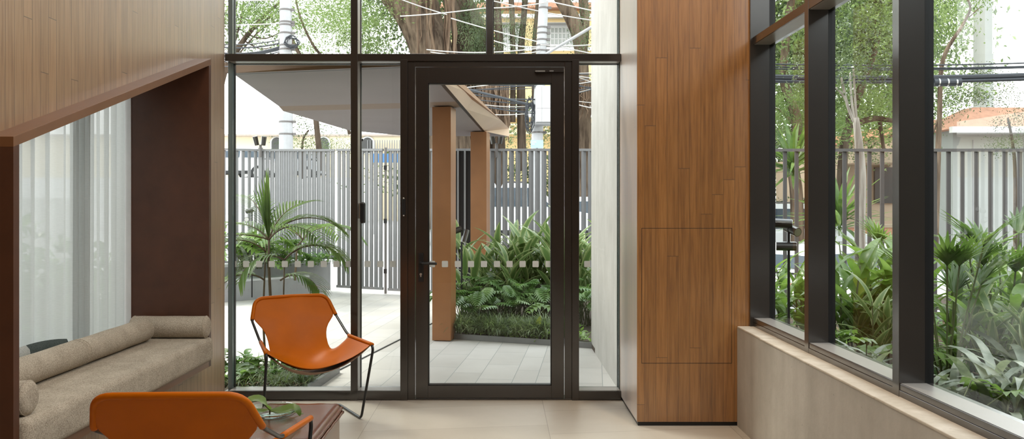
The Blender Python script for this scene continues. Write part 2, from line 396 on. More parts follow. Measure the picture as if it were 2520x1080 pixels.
def weld(o):
    bm = bmesh.new(); bm.from_mesh(o.data); bmesh.ops.remove_doubles(bm, verts=bm.verts, dist=1e-5)
    bmesh.ops.recalc_face_normals(bm, faces=bm.faces); bm.to_mesh(o.data); bm.free()

# ================================================================= SETTING: the lobby
H_TOP = 4.6
XL = -1.98; YF = 5.977; YG = 6.10
b = MB(); b.box(-2.6, 1.9, -3, 6.12, -.12, 0); tag(b.build('floor', M['floor']), 'pale beige porcelain slab floor of the lobby', 'floor', kind='structure')
b = MB(); b.box(-2.6, 1.9, -3, 6.2, H_TOP, H_TOP + .2); tag(b.build('ceiling', M['ceiling']), 'white ceiling high above the lobby', 'ceiling', kind='structure')
b = MB(); b.box(-2.1, 1.9, -3.1, -3, 0, H_TOP); tag(b.build('wall_rear', M['lobby_rear']), 'dark panelled wall behind the seating', 'wall', kind='structure')
# left wall with the slanted opening of the window seat
n0, n1 = 3.235, 5.378
zt = lambda y: 1.6646 + .313 * (y - 3.209)
b = MB()
b.box(-2.08, XL, -3, n0, 0, H_TOP); b.box(-2.08, XL, n1, 5.975, 0, H_TOP); b.box(-2.08, XL, n0, n1, 0, .37)
b.hexa([(-2.08, n0, zt(n0) - .01), (XL, n0, zt(n0) - .01), (XL, n1, zt(n1) - .01), (-2.08, n1, zt(n1) - .01), (-2.08, n0, H_TOP), (XL, n0, H_TOP), (XL, n1, H_TOP), (-2.08, n1, H_TOP)])
tag(b.build('wall_left', M['wood_y']), 'daylit-toned wood plank wall around the slanted window seat', 'wall', kind='structure')
# wood column
CX0, CX1, CY0 = .865, 1.60, 5.284
col = thing('wall_column', 'orange brown wood clad column between the glass door and the side window', 'column', (1.22, 5.6, 0), kind='structure')
b = MB(); b.box(CX0, CX1, CY0, 6.16, .026, H_TOP); b.build('cladding', M['wood_x'], col, bevel=.002)
b = MB(); b.box(CX0 + .008, CX1 - .008, CY0 + .012, 6.15, 0, .026); b.build('plinth', M['black'], col)
px0, px1, pz0, pz1 = xat(1580, CY0), xat(1800, CY0), 1.4 - (893 - 505) / 388, 1.4 - (562 - 505) / 388
b = MB()
for (a0, a1, c0, c1) in ((px0 - .003, px0, pz0 - .003, pz1 + .003), (px1, px1 + .003, pz0 - .003, pz1 + .003), (px0, px1, pz0 - .003, pz0), (px0, px1, pz1, pz1 + .003)):
    b.box(a0, a1, CY0 - .0006, CY0 + .01, c0, c1)
b.build('seam', M['black'], col)
b = MB(); b.box(px0, px1, CY0 - .001, CY0 + .01, pz0, pz1); o = b.build('access_panel', M['wood_x'], col); o['label'] = 'flush square access panel'
# low concrete wall under the side window
b = MB(); b.box(1.5, 1.76, -3, CY0 - .002, 0, .622); tag(b.build('wall_right', M['concrete']), 'low board-marked concrete wall under the side window', 'wall', kind='structure')
b = MB()
y = -3.0
while y < 5.28:
    y2 = min(5.28, y + R.uniform(.5, .9)); b.box(1.494 + R.uniform(0, .004), 1.74, y, y2 - .003, .622, .632 + R.uniform(0, .003)); y = y2
tag(b.build('trim_1', M['concrete_sill'], bevel=.004), 'rough pale sill on top of the low concrete wall', 'sill', kind='structure')
# side window
w2 = thing('window_2', 'tall dark framed side window looking onto the planting', 'window', (1.65, 2, .63), kind='structure')
FX0, FX1 = 1.597, 1.70
b = MB(); b.box(FX0, 1.735, -3, CY0, .632, .660); b.box(FX0 + .002, 1.735, -3, CY0, .6605, .686); b.build('sill', M['bronze'], w2, bevel=.0015)
b = MB(); b.box(FX0, 1.735, -3, CY0, 2.416, 2.463); b.build('transom', M['bronze'], w2, bevel=.0015)
my = [(CY0 - .02, CY0)] + [(4.319 - .982 * i, 4.377 - .982 * i) for i in range(8)]
for i, (a, c) in enumerate(my):
    b = MB(); b.box(FX0 - (.001 if i else .02), FX1, a, c, .632, H_TOP); mo = b.build('mullion', M['bronze'], w2, bevel=.0015)
    b = MB(); b.box(FX1, 1.738, a + .006, c - .006, .68, H_TOP); b.build('gasket', M['black'], mo)
for i in range(8):
    a, c = my[i + 1][1], my[i][0]
    for z0, z1 in ((.684, 2.418), (2.461, H_TOP)):
        b = MB(); b.box(FX0 + .006, 1.705, a, c, .6861, .6875) if z0 < 1 else b.box(FX0 + .006, 1.705, a, c, 2.4145, 2.4159); b.build('lit_reveal_strip', M['lit_reveal'], w2)  # pale strips painting daylight on sill top and transom underside
        b = MB(); b.box(1.712, 1.720, a - .004, c + .004, z0, z1); b.build('pane', M['glass'], w2)
b = MB(); b.box(1.70, 1.76, -3, -2.62, .632, H_TOP); b.build('end_panel', M['bronze'], w2)

# facade: fixed glazing
w1 = thing('window_1', 'dark framed street-side glazing around the glass door', 'window', (-.5, 6.03, 0), kind='structure')
s_ = F / YF
fx = lambda px: (px - CX) / s_
ZT0, ZT1 = 2.435, 2.487
def part_box(name, mat, par, x0, x1, y0, y1, z0, z1, bev=.0015):
    b = MB(); b.box(x0, x1, y0, y1, z0, z1); return b.build(name, mat, par, bevel=bev)
mA, mB_, mC, mU = (fx(863), fx(880)), (fx(985), fx(1003)), (fx(1408), fx(1425)), (fx(1197), fx(1213))
XR = CX0
part_box('transom', M['bronze'], w1, XL, XR, YF, YG + .03, ZT0, ZT1)
mu_a = part_box('mullion', M['bronze'], w1, mA[0], mA[1], YF - .002, YG + .03, 0, H_TOP)
part_box('mullion', M['bronze'], w1, mB_[0], mB_[1], YF - .002, YG + .03, 0, ZT0 + .01)
part_box('mullion', M['bronze'], w1, mC[0], mC[1], YF - .002, YG + .03, 0, ZT0 + .01)
part_box('mullion', M['bronze'], w1, mU[0], mU[1], YF - .002, YG + .03, ZT1 - .01, H_TOP)
part_box('sill', M['bronze'], w1, XL, mB_[0], YF, YG + .03, .004, .068)
part_box('sill', M['bronze'], w1, mC[1], XR, YF, YG + .03, .004, .068)
part_box('jamb', M['edge_glass'], w1, XL, fx(564), YG - .05, YG + .03, .06, H_TOP, .001)
part_box('jamb', M['edge_glass'], w1, fx(1526), XR, YG - .05, YG + .03, .06, H_TOP, .001)
panes = []
for (x0, x1, z0, z1) in ((fx(563), mA[0], .06, ZT0), (mA[1], mB_[0], .06, ZT0), (mC[1], fx(1527), .06, ZT0),
                         (fx(563), mA[0], ZT1, H_TOP), (mA[1], mU[0], ZT1, H_TOP), (mU[1], fx(1527), ZT1, H_TOP)):
    panes.append(part_box('pane', M['glass'], w1, x0 - .004, x1 + .004, YG, YG + .01, z0 - .003, z1 + .003, 0))
    b = MB()
    if x0 > -1.9 or True:
        for a0, a1 in ((x0, x0 + .006), (x1 - .006, x1)): b.box(a0, a1, YG - .012, YG + .022, z0, z1)
        for c0, c1 in ((z0, z0 + .006), (z1 - .006, z1)): b.box(x0, x1, YG - .012, YG + .022, c0, c1)
    b.build('bead', M['black'], w1)
part_box('lit_reveal_strip', M['lit_reveal'], w1, mA[1], mA[1] + .0015, YF + .012, YG, .068, ZT0, 0)  # pale strip painting daylight on the mullion side
part_box('lit_reveal_strip', M['lit_reveal'], w1, mA[1], mA[1] + .0015, YF + .012, YG, ZT1, H_TOP, 0)
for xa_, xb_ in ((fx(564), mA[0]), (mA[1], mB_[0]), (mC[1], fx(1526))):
    part_box('lit_reveal_strip', M['lit_reveal'], w1, xa_, xb_, YF + .012, YG, .068, .0695, 0); part_box('lit_reveal_strip', M['lit_reveal'], w1, xa_, xb_, YF + .012, YG, ZT0 - .0015, ZT0, 0)
def dots(pane, xs, yd):
    for px in xs:
        p = at(px, 649.5, yd); h = .0225; b = MB()
        pts = []
        for sx, sz in ((1, 1), (-1, 1), (-1, -1), (1, -1)):
            for q in range(4):
                an = {(1, 1): 0, (-1, 1): PI / 2, (-1, -1): PI, (1, -1): 1.5 * PI}[(sx, sz)] + q * PI / 6
                pts.append((p.x + sx * (h - .006) + .006 * math.cos(an), p.z + sz * (h - .006) + .006 * math.sin(an)))
        n = len(b.v); k = len(pts)
        b.v += [V((q[0], yd - .0035, q[1])) for q in pts] + [V((q[0], yd - .002, q[1])) for q in pts]
        b.f.append(tuple(range(k))); b.f.append(tuple(reversed(range(k, 2 * k))))
        for i in range(k): b.f.append((i, (i + 1) % k, k + (i + 1) % k, k + i))
        b.build('frosted_square', M['frost'], pane)
dots(panes[0], [575, 606, 638, 669, 701, 733, 765, 797, 828, 858], YG)
dots(panes[1], [904.5, 936, 967], YG)
dots(panes[2], [1445], YG)
# reader and strike on the mullions
b = MB(); rx = fx(891.5); b.rbox((rx, 6.0, 1.4 - 18.5 / 342), (.036, .05, .152)); o = b.build('access_reader', M['black'], bevel=.012)
tag(o, 'black rounded reader on the mullion between the two panes left of the door', 'reader')
b = MB(); b.rbox((fx(884), 6.03, 1.36), (.012, .05, .11)); b.build('backing_plate', M['metal'], o)
rd = thing('door_lock_plate', 'slim black lock plate with two bright screws on the frame left of the glass door', 'lock plate', (fx(994), 5.965, 1.39))
b = MB(); b.rbox((fx(994), 5.968, 1.4 - 4 / 343), (.022, .016, .118)); b.build('plate', M['black'], rd, bevel=.004)
for zz in (.062, -.062):
    b = MB(); b.lathe([(0, -.012), (.006, -.011), (.006, 0)], (fx(994), 5.968, 1.388 + zz), 10, Matrix.Rotation(PI / 2, 3, 'X').inverted()); b.build('screw', M['metal'], rd, smooth=True)
# glass door
d1 = thing('door_1', 'dark framed glass door to the terrace', 'door', ((mB_[1] + mC[0]) / 2, 6.03, 0), kind='structure')
fr = MB(); fr.box(mB_[1], fx(1021), 5.99, 6.10, 0, ZT0); fr.box(fx(1390), mC[0], 5.99, 6.10, 0, ZT0); fr.box(fx(1021), fx(1390), 5.99, 6.10, 2.396, ZT0)
fr.build('door_frame', M['bronze'], d1, bevel=.002)
lx0, lx1 = fx(1022.5), fx(1388.5); gx0, gx1 = fx(1053), fx(1358); gz0, gz1 = .1026, 2.28
lf = MB(); lf.box(lx0, gx0, 5.995, 6.06, .012, 2.392); lf.box(gx1, lx1, 5.995, 6.06, .012, 2.392); lf.box(gx0, gx1, 5.995, 6.06, .012, gz0); lf.box(gx0, gx1, 5.995, 6.06, gz1, 2.392)
leaf = lf.build('door_leaf', M['bronze'], d1, bevel=.0015)
b = MB()
for a0, a1 in ((gx0, gx0 + .007), (gx1 - .007, gx1)): b.box(a0, a1, 6.0, 6.05, gz0, gz1)
for c0, c1 in ((gz0, gz0 + .007), (gz1 - .007, gz1)): b.box(gx0, gx1, 6.0, 6.05, c0, c1)
b.build('bead', M['black'], leaf)
dp = part_box('pane', M['glass'], leaf, gx0 - .005, gx1 + .005, 6.025, 6.035, gz0 - .005, gz1 + .005, 0)
d1p = part_box('threshold', M['bronze'], d1, mB_[1], mC[0], 5.985, 6.11, 0, .010)
for px in [1063, 1095, 1127, 1159, 1191, 1223, 1254, 1286, 1318, 1350]:
    dots(leaf, [px], 6.024)
hd = MB(); hx = fx(1035.5); hd.rbox((hx, 5.990, 1.4 - 153 / 343), (.036, .012, .205))
hd.tube([(hx, 5.985, .986), (hx, 5.945, .986), (hx + .012, 5.937, .986), (hx + .118, 5.935, .984)], .0095, 10)
hd.build('handle', M['black'], leaf, bevel=0)
b = MB(); b.lathe([(0, -.012), (.0085, -.012), (.0085, 0)], (hx, 5.985, .905), 14, Matrix.Rotation(PI / 2, 3, 'X').inverted()); b.rbox((hx, 5.980, .896), (.008, .008, .02)); b.build('keyhole', M['metal'], leaf)
b = MB(); zc = 1.4 + 330 / 344
b.box(fx(1316), fx(1388), 5.965, 5.994, zc - .004, zc + .004); b.box(fx(1318), fx(1345), 5.955, 5.994, zc - .008, zc + .001); b.build('door_closer_arm', M['bronze'], leaf)
b = MB(); b.box(fx(1317), fx(1341), 5.953, 5.958, zc - .004, zc + .003); b.box(fx(1352), fx(1362), 5.953, 5.968, zc - .002, zc + .003); b.build('closer_slider', M['metal'], leaf)

# ================================================================= the window seat
XE = -1.877; t = .04; y0, y1 = 3.209, 5.40; XB = -2.43
ns = thing('window_seat_surround', 'brown steel lining with a slanted top that frames the window seat', 'niche', (-2.1, 4.3, .36), kind='structure')
b = MB(); b.hexa([(XB, y0, zt(y0) - t), (XE, y0, zt(y0) - t), (XE, y1, zt(y1) - t), (XB, y1, zt(y1) - t), (XB, y0, zt(y0)), (XE, y0, zt(y0)), (XE, y1, zt(y1)), (XB, y1, zt(y1))]); b.build('top_panel', M['brown_edge'], ns, bevel=.001)
b = MB(); b.hexa([(XB, y1 - t, .36), (XE, y1 - t, .36), (XE, y1, .36), (XB, y1, .36), (XB, y1 - t, zt(y1 - t) - t - .0005), (XE, y1 - t, zt(y1 - t) - t - .0005), (XE, y1, zt(y1) - t - .0005), (XB, y1, zt(y1) - t - .0005)]); b.build('side_panel', M['brown_steel'], ns, bevel=.001)
b = MB(); b.hexa([(XB, y0, .36), (XE, y0, .36), (XE, y0 + t, .36), (XB, y0 + t, .36), (XB, y0, zt(y0) - t - .0005), (XE, y0, zt(y0) - t - .0005), (XE, y0 + t, zt(y0 + t) - t - .0005), (XB, y0 + t, zt(y0 + t) - t - .0005)]); b.build('side_panel', M['brown_steel'], ns, bevel=.001)
b = MB(); b.box(XB, XE, y0 + t, y1 - t, .36, .40); b.build('base_panel', M['brown_edge'], ns, bevel=.001)
b = MB(); xw = xat(323, y1 - t); b.hexa([(XB, y1 - t - .006, .40), (xw, y1 - t - .006, .40), (xw, y1 - t, .40), (XB, y1 - t, .40), (XB, y1 - t - .006, zt(y1) - .06), (xw, y1 - t - .006, zt(y1) - .06), (xw, y1 - t, zt(y1) - .06), (XB, y1 - t, zt(y1) - .06)]); o = b.build('side_track', M['white_frame'], ns)
o['label'] = 'off-white vertical strip beside the curtain'
w3 = thing('window_3', 'window with a slanted top behind the sheer curtain', 'window', (-2.46, 4.3, .4), kind='structure')
b = MB()
b.box(-2.48, -2.43, y0, y0 + .05, .36, zt(y0) - .02); b.box(-2.48, -2.43, y1 - .05, y1, .36, zt(y1) - .02); b.box(-2.48, -2.43, y0, y1, .30, .42)
b.hexa([(-2.48, y0, zt(y0) - .06), (-2.43, y0, zt(y0) - .06), (-2.43, y1, zt(y1) - .06), (-2.48, y1, zt(y1) - .06), (-2.48, y0, zt(y0)), (-2.43, y0, zt(y0)), (-2.43, y1, zt(y1)), (-2.48, y1, zt(y1))])
b.build('window_frame', M['bronze'], w3)
b = MB(); b.poly([(-2.455, y0, .42), (-2.455, y1, .42), (-2.455, y1, zt(y1) - .05), (-2.455, y0, zt(y0) - .05)]); b.build('pane', M['glass'], w3)
# sheer curtain: two panels that overlap
def fold(y, ph):
    return .025 * math.sin(y * 52 + 2.6 * math.sin(y * 6.3) + ph) + .007 * math.sin(y * 97 + 3 * math.sin(y * 5) + ph)
def curtain(ya, yb, x, ph, label):
    b = MB(); n = int((yb - ya) * 140)
    for i in range(n + 1):
        y = ya + (yb - ya) * i / n; top = zt(y) - t - .004
        for q in range(8): b.v.append(V((x + fold(y, ph) * (.8 + .2 * q / 7), y, .405 + (top - .405) * q / 7)))
    for i in range(n):
        for q in range(7): b.f.append((i * 8 + q, (i + 1) * 8 + q, (i + 1) * 8 + q + 1, i * 8 + q + 1))
    o = b.build('sheer_curtain', M['sheer'], smooth=True, origin=(x, (ya + yb) / 2, .405)); tag(o, label, 'curtain', 'sheer curtains of the window seat')
curtain(y0 + t + .006, 4.80, -2.383, 0, 'sheer white curtain panel behind the window seat, the one behind the patchwork pillow')
curtain(4.63, y1 - t - .014, -2.405, 1.7, 'sheer white curtain panel behind the window seat, the one next to the brown side panel')
# cushion and bolsters
def cushion_box(name, x0, x1, yy0, yy1, z0, z1, rad, mat, label, cat, group=None):
    b = MB(); b.box(x0, x1, yy0, yy1, z0, z1); o = b.build(name, mat, origin=((x0 + x1) / 2, (yy0 + yy1) / 2, z0))
    md = o.modifiers.new('edge', 'BEVEL'); md.width = rad; md.segments = 5; o.data.polygons.foreach_set('use_smooth', [True] * len(o.data.polygons))
    return tag(o, label, cat, group)
cushion_box('seat_cushion', -2.372, -1.842, y0 + t + .003, y1 - t - .004, .401, .56, .035, M['linen'], 'long oatmeal linen seat cushion filling the window seat', 'cushion')
def bolster(axis, c, ln, r, label):
    root = thing('bolster_cushion', label, 'bolster', c, 'linen bolsters on the window seat', local=True)
    prof = [(0, -ln / 2)] + [(r * (.55 + .45 * math.sin(a)) if a else r * .5, -ln / 2 + .022 * (1 - math.cos(a))) for a in [i * PI / 2 / 5 for i in range(6)]]
    prof = [(max(0, q), z) for q, z in prof]; mid = [(r * (1 + .012 * math.sin(i * 1.7)), -ln / 2 + .022 + (ln - .044) * i / 8) for i in range(1, 8)]
    prof = prof + mid + [(q, -z) for q, z in reversed(prof)]
    ax = Matrix.Rotation(PI / 2, 3, 'Y') if axis == 'X' else Matrix.Rotation(PI / 2, 3, 'X')
    b = MB(); b.lathe(prof, (0, 0, 0), 28, ax); ob = b.build('cover', M['linen'], root, smooth=True); weld(ob)
    for sg in (-1, 1):
        pts = []
        for q in range(25):
            an = 2 * PI * q / 24; pts.append(ax @ V((r * .985 * math.cos(an), r * .985 * math.sin(an), sg * (ln / 2 - .018))))
        b = MB(); b.tube(pts, .0035, 6, False); b.build('piping', M['linen'], root, smooth=True)
    return root
br = .069
bolster('X', (-2.095, 5.282, .56 + br), .49, br, 'linen bolster lying across the far end of the window seat by the facade glass')
bolster('Y', (-2.21, 4.755, .56 + br), .81, br, 'long linen bolster along the curtain, the far one of the two laid end to end')
bolster('Y', (-2.21, 3.87, .56 + br), .95, br, 'linen bolster along the curtain in front of the dark patchwork pillow')
bolster('X', (-2.01, 3.335, .56 + br), .27, br, 'short linen bolster end at the near end of the window seat beside the brown jamb')
# patchwork pillow between bolster and curtain
pr = thing('throw_pillow', 'dark grey green patchwork pillow tucked behind the bolsters against the curtain', 'pillow', (-2.318, 4.08, .70), local=True)
def pillow_mesh(sx, sy, th, y_from=-1, y_to=1):
    b = MB(); n = 14
    for side in (1, -1):
        base = len(b.v)
        for i in range(n + 1):
            for j in range(n + 1):
                u = -1 + 2 * i / n; w = y_from + (y_to - y_from) * j / n
                hgt = th * (max(0, (1 - u ** 4)) * max(0, (1 - w ** 4))) ** .5
                b.v.append(V((u * sx * (1 - .25 * w * w), w * sy * (1 - .12 * u * u), side * hgt)))
        for i in range(n):
            for j in range(n):
                a = base + i * (n + 1) + j; q = (a, a + n + 1, a + n + 2, a + 1)
                b.f.append(q if side == 1 else q[::-1])
    return b
for nm, mt_, a, c in (('patch', M['pillow_dark'], -.05, 1), ('patch', M['pillow_light'], -.55, -.05), ('patch', M['pillow_dark'], -1, -.55)):
    o = pillow_mesh(.20, .40, .05, a, c).build(nm, mt_, pr, smooth=True)
    if mt_ is M['pillow_light']: o['label'] = 'pale grey woven patch'
pr.rotation_euler = (0, math.radians(97), 0); pr.scale = (.62, 1.05, .62); pr.location = (-2.318, 4.06, .598)

# ================================================================= armchairs
def make_chair(label, loc, yaw):
    root = thing('sling_armchair', label, 'armchair', loc, 'tan leather sling armchairs', local=True, yaw=yaw)
    r = .0085
    def arc(p, a, c, rad, n=6):      # rounded corner at p between a and c
        p, a, c = V(p), V(a), V(c); da, dc = (a - p).normalized(), (c - p).normalized()
        s0, s1 = p + da * rad, p + dc * rad
        return [s0 * (1 - u) ** 2 + p * 2 * u * (1 - u) + s1 * u ** 2 for u in [i / n for i in range(n + 1)]]
    half = [(0, .70, .772), (.245, .685, .768), (.287, .595, .635), (.290, .345, .532), (.335, -.035, .512), (.318, .155, .0095), (.31, .60, .0095), (0, .60, .0095)]
    rads = [0, .06, .3 * .1, .05, .055, .04, .05, 0]
    pts = [V(half[0])]
    for i in range(1, 7): pts += arc(half[i], half[i - 1], half[i + 1], rads[i])
    pts.append(V(half[7]))
    mir = [V((-p.x, p.y, p.z)) for p in reversed(pts[1:-1])]
    loop = pts + mir + [pts[0]]
    b = MB(); b.tube(loop, r, 10, False); b.build('frame', M['steel_rod'], root, smooth=True)
    # sling: rows from the front edge over the seat up to the top of the back
    prof = [  # centre v,z | edge u,v,z
        (-.005, .395, .330, -.005, .513), (.05, .378, .325, .05, .515), (.12, .360, .316, .12, .518), (.20, .348, .307, .20, .523),
        (.27, .345, .299, .27, .528), (.325, .350, .290, .318, .530), (.37, .362, .248, .362, .462), (.42, .386, .213, .415, .428), (.465, .425, .200, .455, .432),
        (.505, .475, .197, .50, .472), (.55, .540, .200, .545, .528), (.585, .59, .225, .58, .585), (.605, .625, .272, .592, .628), (.63, .668, .281, .625, .67),
        (.655, .708, .268, .652, .712), (.68, .748, .252, .678, .752), (.695, .770, .225, .692, .773)]
    n = 22
    def surf(dz=0.):
        g = []
        for (cv, cz, eu, ev, ez) in prof:
            row = []
            for j in range(n + 1):
                w = -1 + 2 * j / n; p_ = abs(w) ** 1.9
                wr = .004 * math.sin(9 * cv + 5 * w) * (1 - w * w)
                row.append(V((eu * w, cv + (ev - cv) * p_, cz + (ez - cz) * p_ + wr + dz)))
            g.append(row)
        return g
    g = surf(); b = MB()
    for row in g: b.v += row
    for i in range(len(g) - 1):
        for j in range(n):
            a = i * (n + 1) + j; b.f.append((a, a + 1, a + n + 2, a + n + 1))
    o = b.build('leather_sling', M['leather'], root, smooth=True)
    md = o.modifiers.new('thick', 'SOLIDIFY'); md.thickness = .005; md.offset = 0
    subsurf(o, 1)
    # sleeves that wrap the rod
    for sg in (1, -1):
        b = MB(); b.tube([V((sg * (.335 - .045 * (q / 8 * .37 + .01) / .38), -.012 + .335 * q / 8, .5135 + .0165 * q / 8)) for q in range(9)], .0125, 10); o = b.build('seat_sleeve', M['leather'], root, smooth=True)
    e = [p for p in pts if p.z > .63 and p.y > .585]; e = [V((-p.x, p.y, p.z)) for p in reversed(e[1:])] + e
    b = MB(); b.tube(e, .0125, 12); b.build('back_sleeve', M['leather'], root, smooth=True)
    # raw under layer of the seat
    b = MB(); rows = []
    for (cv, cz, eu, ev, ez) in prof[:6]:
        rows.append([V((eu * w * 1.0, cv + .02 + (ev - cv) * abs(w) ** 1.9, cz - .034 + (ez - .012 - cz + .034) * abs(w) ** 2.1)) for w in [-1 + 2 * j / n for j in range(n + 1)]])
    for row in rows: b.v += row
    for i in range(len(rows) - 1):
        for j in range(n):
            a = i * (n + 1) + j; b.f.append((a, a + n + 1, a + n + 2, a + 1))
    o = b.build('under_layer', M['suede'], root, smooth=True); md = o.modifiers.new('thick', 'SOLIDIFY'); md.thickness = .004
    o['label'] = 'raw pale underside of the seat leather'
    return root
make_chair('tan leather sling armchair on a black rod frame facing the room beside the facade glass', (-1.115, 5.15, 0), math.radians(28.7))
make_chair('tan leather sling armchair seen from behind at the near side of the chestnut leather table', (-1.125, 3.45, 0), math.radians(182.0))

# ================================================================= leather side table, bowl, sprig
tb = thing('leather_side_table', 'low block side table upholstered in glossy chestnut leather between the two armchairs', 'side table', (-1.005, 3.9, 0))
X0, X1, Y0, Y1, ZTB = -1.205, -.805, 3.54, 4.255, .395
b = MB(); b.box(X0 + .012, X1 - .012, Y0 + .012, Y1 - .012, .005, ZTB - .02); o = b.build('body', M['shine_leather'], tb, bevel=.02)
b = MB(); nx, nyy = 22, 26
for i in range(nx + 1):
    for j in range(nyy + 1):
        u, w = -1 + 2 * i / nx, -1 + 2 * j / nyy
        x = (X0 + X1) / 2 + u * (X1 - X0) / 2; y = (Y0 + Y1) / 2 + w * (Y1 - Y0) / 2
        dr = max(0, abs(u) - .86) / .14; dr2 = max(0, abs(w) - .93) / .07
        z = ZTB - .030 * dr ** 2.2 - .02 * dr2 ** 2.2 - .004 * (1 - u * u) * (1 - w * w) + .0012 * math.sin(9 * u + 4 * w)
        b.v.append(V((x, y, z)))
for i in range(nx):
    for j in range(nyy):
        a = i * (nyy + 1) + j; b.f.append((a, a + nyy + 1, a + nyy + 2, a + 1))
o = b.build('top', M['brown_leather'], tb, smooth=True); md = o.modifiers.new('thick', 'SOLIDIFY'); md.thickness = .02; md.offset = -1
for xs in (X0 + .004, X1 - .004):
    for k, (dx, dz) in enumerate(((0, -.026), (.004 if xs > -1 else -.004, -.048))):
        b = MB(); b.tube([(xs + dx + .001 * math.sin(q * 1.3), Y0 + .01 + (Y1 - Y0 - .02) * q / 20, ZTB + dz + .001 * math.sin(q * 2.1)) for q in range(21)], .0085, 8); b.build('edge_roll', M['brown_leather'], tb, smooth=True)
bc = at(671, 1022, 3.93); BX, BY = -1.087, 3.955
b = MB(); ou = [(0, 0), (.05, .001), (.085, .006), (.112, .018), (.124, .032), (.127, .040), (.124, .044)]; inn = [(.119, .041), (.106, .026), (.08, .014), (.045, .010), (0, .010)]
b.lathe(ou + inn, (BX, BY, ZTB - .001), 40)
o = b.build('glass_bowl', M['bowl_glass'], smooth=True, origin=(BX, BY, ZTB)); weld(o); tag(o, 'shallow clear glass bowl on the chestnut leather table', 'bowl')
sp = thing('leaf_sprig', 'cut green leaf sprig lying in the clear glass bowl', 'sprig', (BX, BY, ZTB + .02))
b = MB(); knot = at(664, 1009, 3.94); b.tube([V((BX - .01, BY, ZTB + .014)), knot + V((0, 0, -.01)), knot], .0035, 6); b.tube([knot, at(640, 985, 3.92), at(615, 990, 3.90)], .0025, 6); b.tube([knot, at(700, 1005, 3.93), at(728, 1003, 3.93)], .0025, 6); b.build('stem', M['stem'], sp, smooth=True)
def leafblade(b, pts, w, up=V((0, 0, 1)), fold_=.2, n=10):
    pts = [V(p) for p in pts]; out = []
    for i in range(n + 1):
        u = i / n * (len(pts) - 1); k = min(int(u), len(pts) - 2); f = u - k
        p0, p1, p2, p3 = pts[max(k - 1, 0)], pts[k], pts[k + 1], pts[min(k + 2, len(pts) - 1)]
        out.append(.5 * ((2 * p1) + (p2 - p0) * f + (2 * p0 - 5 * p1 + 4 * p2 - p3) * f * f + (3 * p1 - p0 - 3 * p2 + p3) * f ** 3))
    ws = [max(.0006, w * math.sin(PI * min(1, (i / n) ** .8 * .97 + .03)) ** .75) for i in range(n + 1)]
    b.strip(out, ws, up, fold_)
b = MB()
leafblade(b, [knot, at(655, 992, 3.9), at(636, 981, 3.88), at(612, 984, 3.86), at(603, 998, 3.85)], .024, V((0, -.6, 1)))
leafblade(b, [knot, at(690, 1007, 3.9), at(722, 1001, 3.9), at(735, 1012, 3.9), at(738, 1024, 3.9)], .020, V((0, -.6, 1)))
leafblade(b, [knot, at(690, 1015, 3.95), at(715, 1013, 4.0), at(748, 1018, 4.03)], .022, V((0, -.3, 1)))
leafblade(b, [knot, at(650, 1012, 3.97), at(630, 1010, 4.0), at(612, 1002, 4.03)], .020, V((0, -.3, 1)))
b.build('leaf', M['leaf_bright'], sp, smooth=True)

# ================================================================= OUTSIDE: ground, beds, pier
b = MB(); b.box(-9, 8, 6.12, 14.3, -.14, -.02); tag(b.build('ground_terrace', M['paver']), 'pale stone paved terrace outside the glass door', 'terrace', kind='structure')
b = MB(); b.box(.906, 1.62, 6.17, 8.33, -.05, 4.9); tag(b.build('wall_pier', M['concrete_out']), 'pale concrete pier standing outside the right end of the facade', 'pier', kind='structure')
# street rising to the left behind the fence
b = MB(); ny_, nx_ = 10, 30
def street_z(x, y):
    f = min(1, max(0, (y - 14.2) / 7)); return -.06 + f * (.33 - .078 * max(-16, min(16, x - .5)) + .06)
for i in range(nx_ + 1):
    for j in range(ny_ + 1):
        x = -42 + 84 * i / nx_; y = 14.2 + 46 * (j / ny_) ** 1.3; b.v.append(V((x, y, street_z(x, y))))
for i in range(nx_):
    for j in range(ny_):
        a = i * (ny_ + 1) + j; b.f.append((a, a + ny_ + 1, a + ny_ + 2, a + 1))
tag(b.build('ground_street', M['asphalt']), 'sunlit pale street beyond the fence', 'street', kind='structure')
b = MB(); b.poly([(-45, -12, -.3), (45, -12, -.3), (45, 14.3, -.3), (-45, 14.3, -.3)]); tag(b.build('ground_base', M['soil']), 'dark ground around the building', 'ground', kind='structure')
# left bed
LB = [(-4.6, 6.14), (-1.50, 6.14), (-1.40, 7.02), (-4.6, 7.35)]
b = MB(); b.prism(LB, -.02, .03); tag(b.build('ground_bed_left', M['soil']), 'mulched planting bed outside the left facade pane', 'planting bed', kind='structure')
def kerbline(name, pts, w, z0, z1, mat, label, cat='kerb'):
    b = MB()
    for p, q in zip(pts[:-1], pts[1:]):
        p, q = V((*p, 0)), V((*q, 0)); dd = (q - p).normalized(); nn = V((-dd.y, dd.x, 0)) * w / 2; p = p - dd * w * .5; q = q + dd * w * .5
        b.hexa([(*(p - nn).xy, z0), (*(q - nn).xy, z0), (*(q + nn).xy, z0), (*(p + nn).xy, z0), (*(p - nn).xy, z1), (*(q - nn).xy, z1), (*(q + nn).xy, z1), (*(p + nn).xy, z1)])
    return tag(b.build(name, mat, bevel=.002), label, cat, kind='structure')
kerbline('trim_2', [(-1.46, 6.16), (-1.38, 7.04), (-4.6, 7.37)], .035, -.02, .045, M['kerb'], 'grey metal kerb around the left planting bed')
g1, g2 = gnd(836, 905), gnd(1000, 818)
kerbline('trim_3', [(g1.x, g1.y), (g2.x + .35, g2.y + 1.5)], .016, -.02, -.012, M['black'], 'thin dark drain slot across the terrace', 'drain')
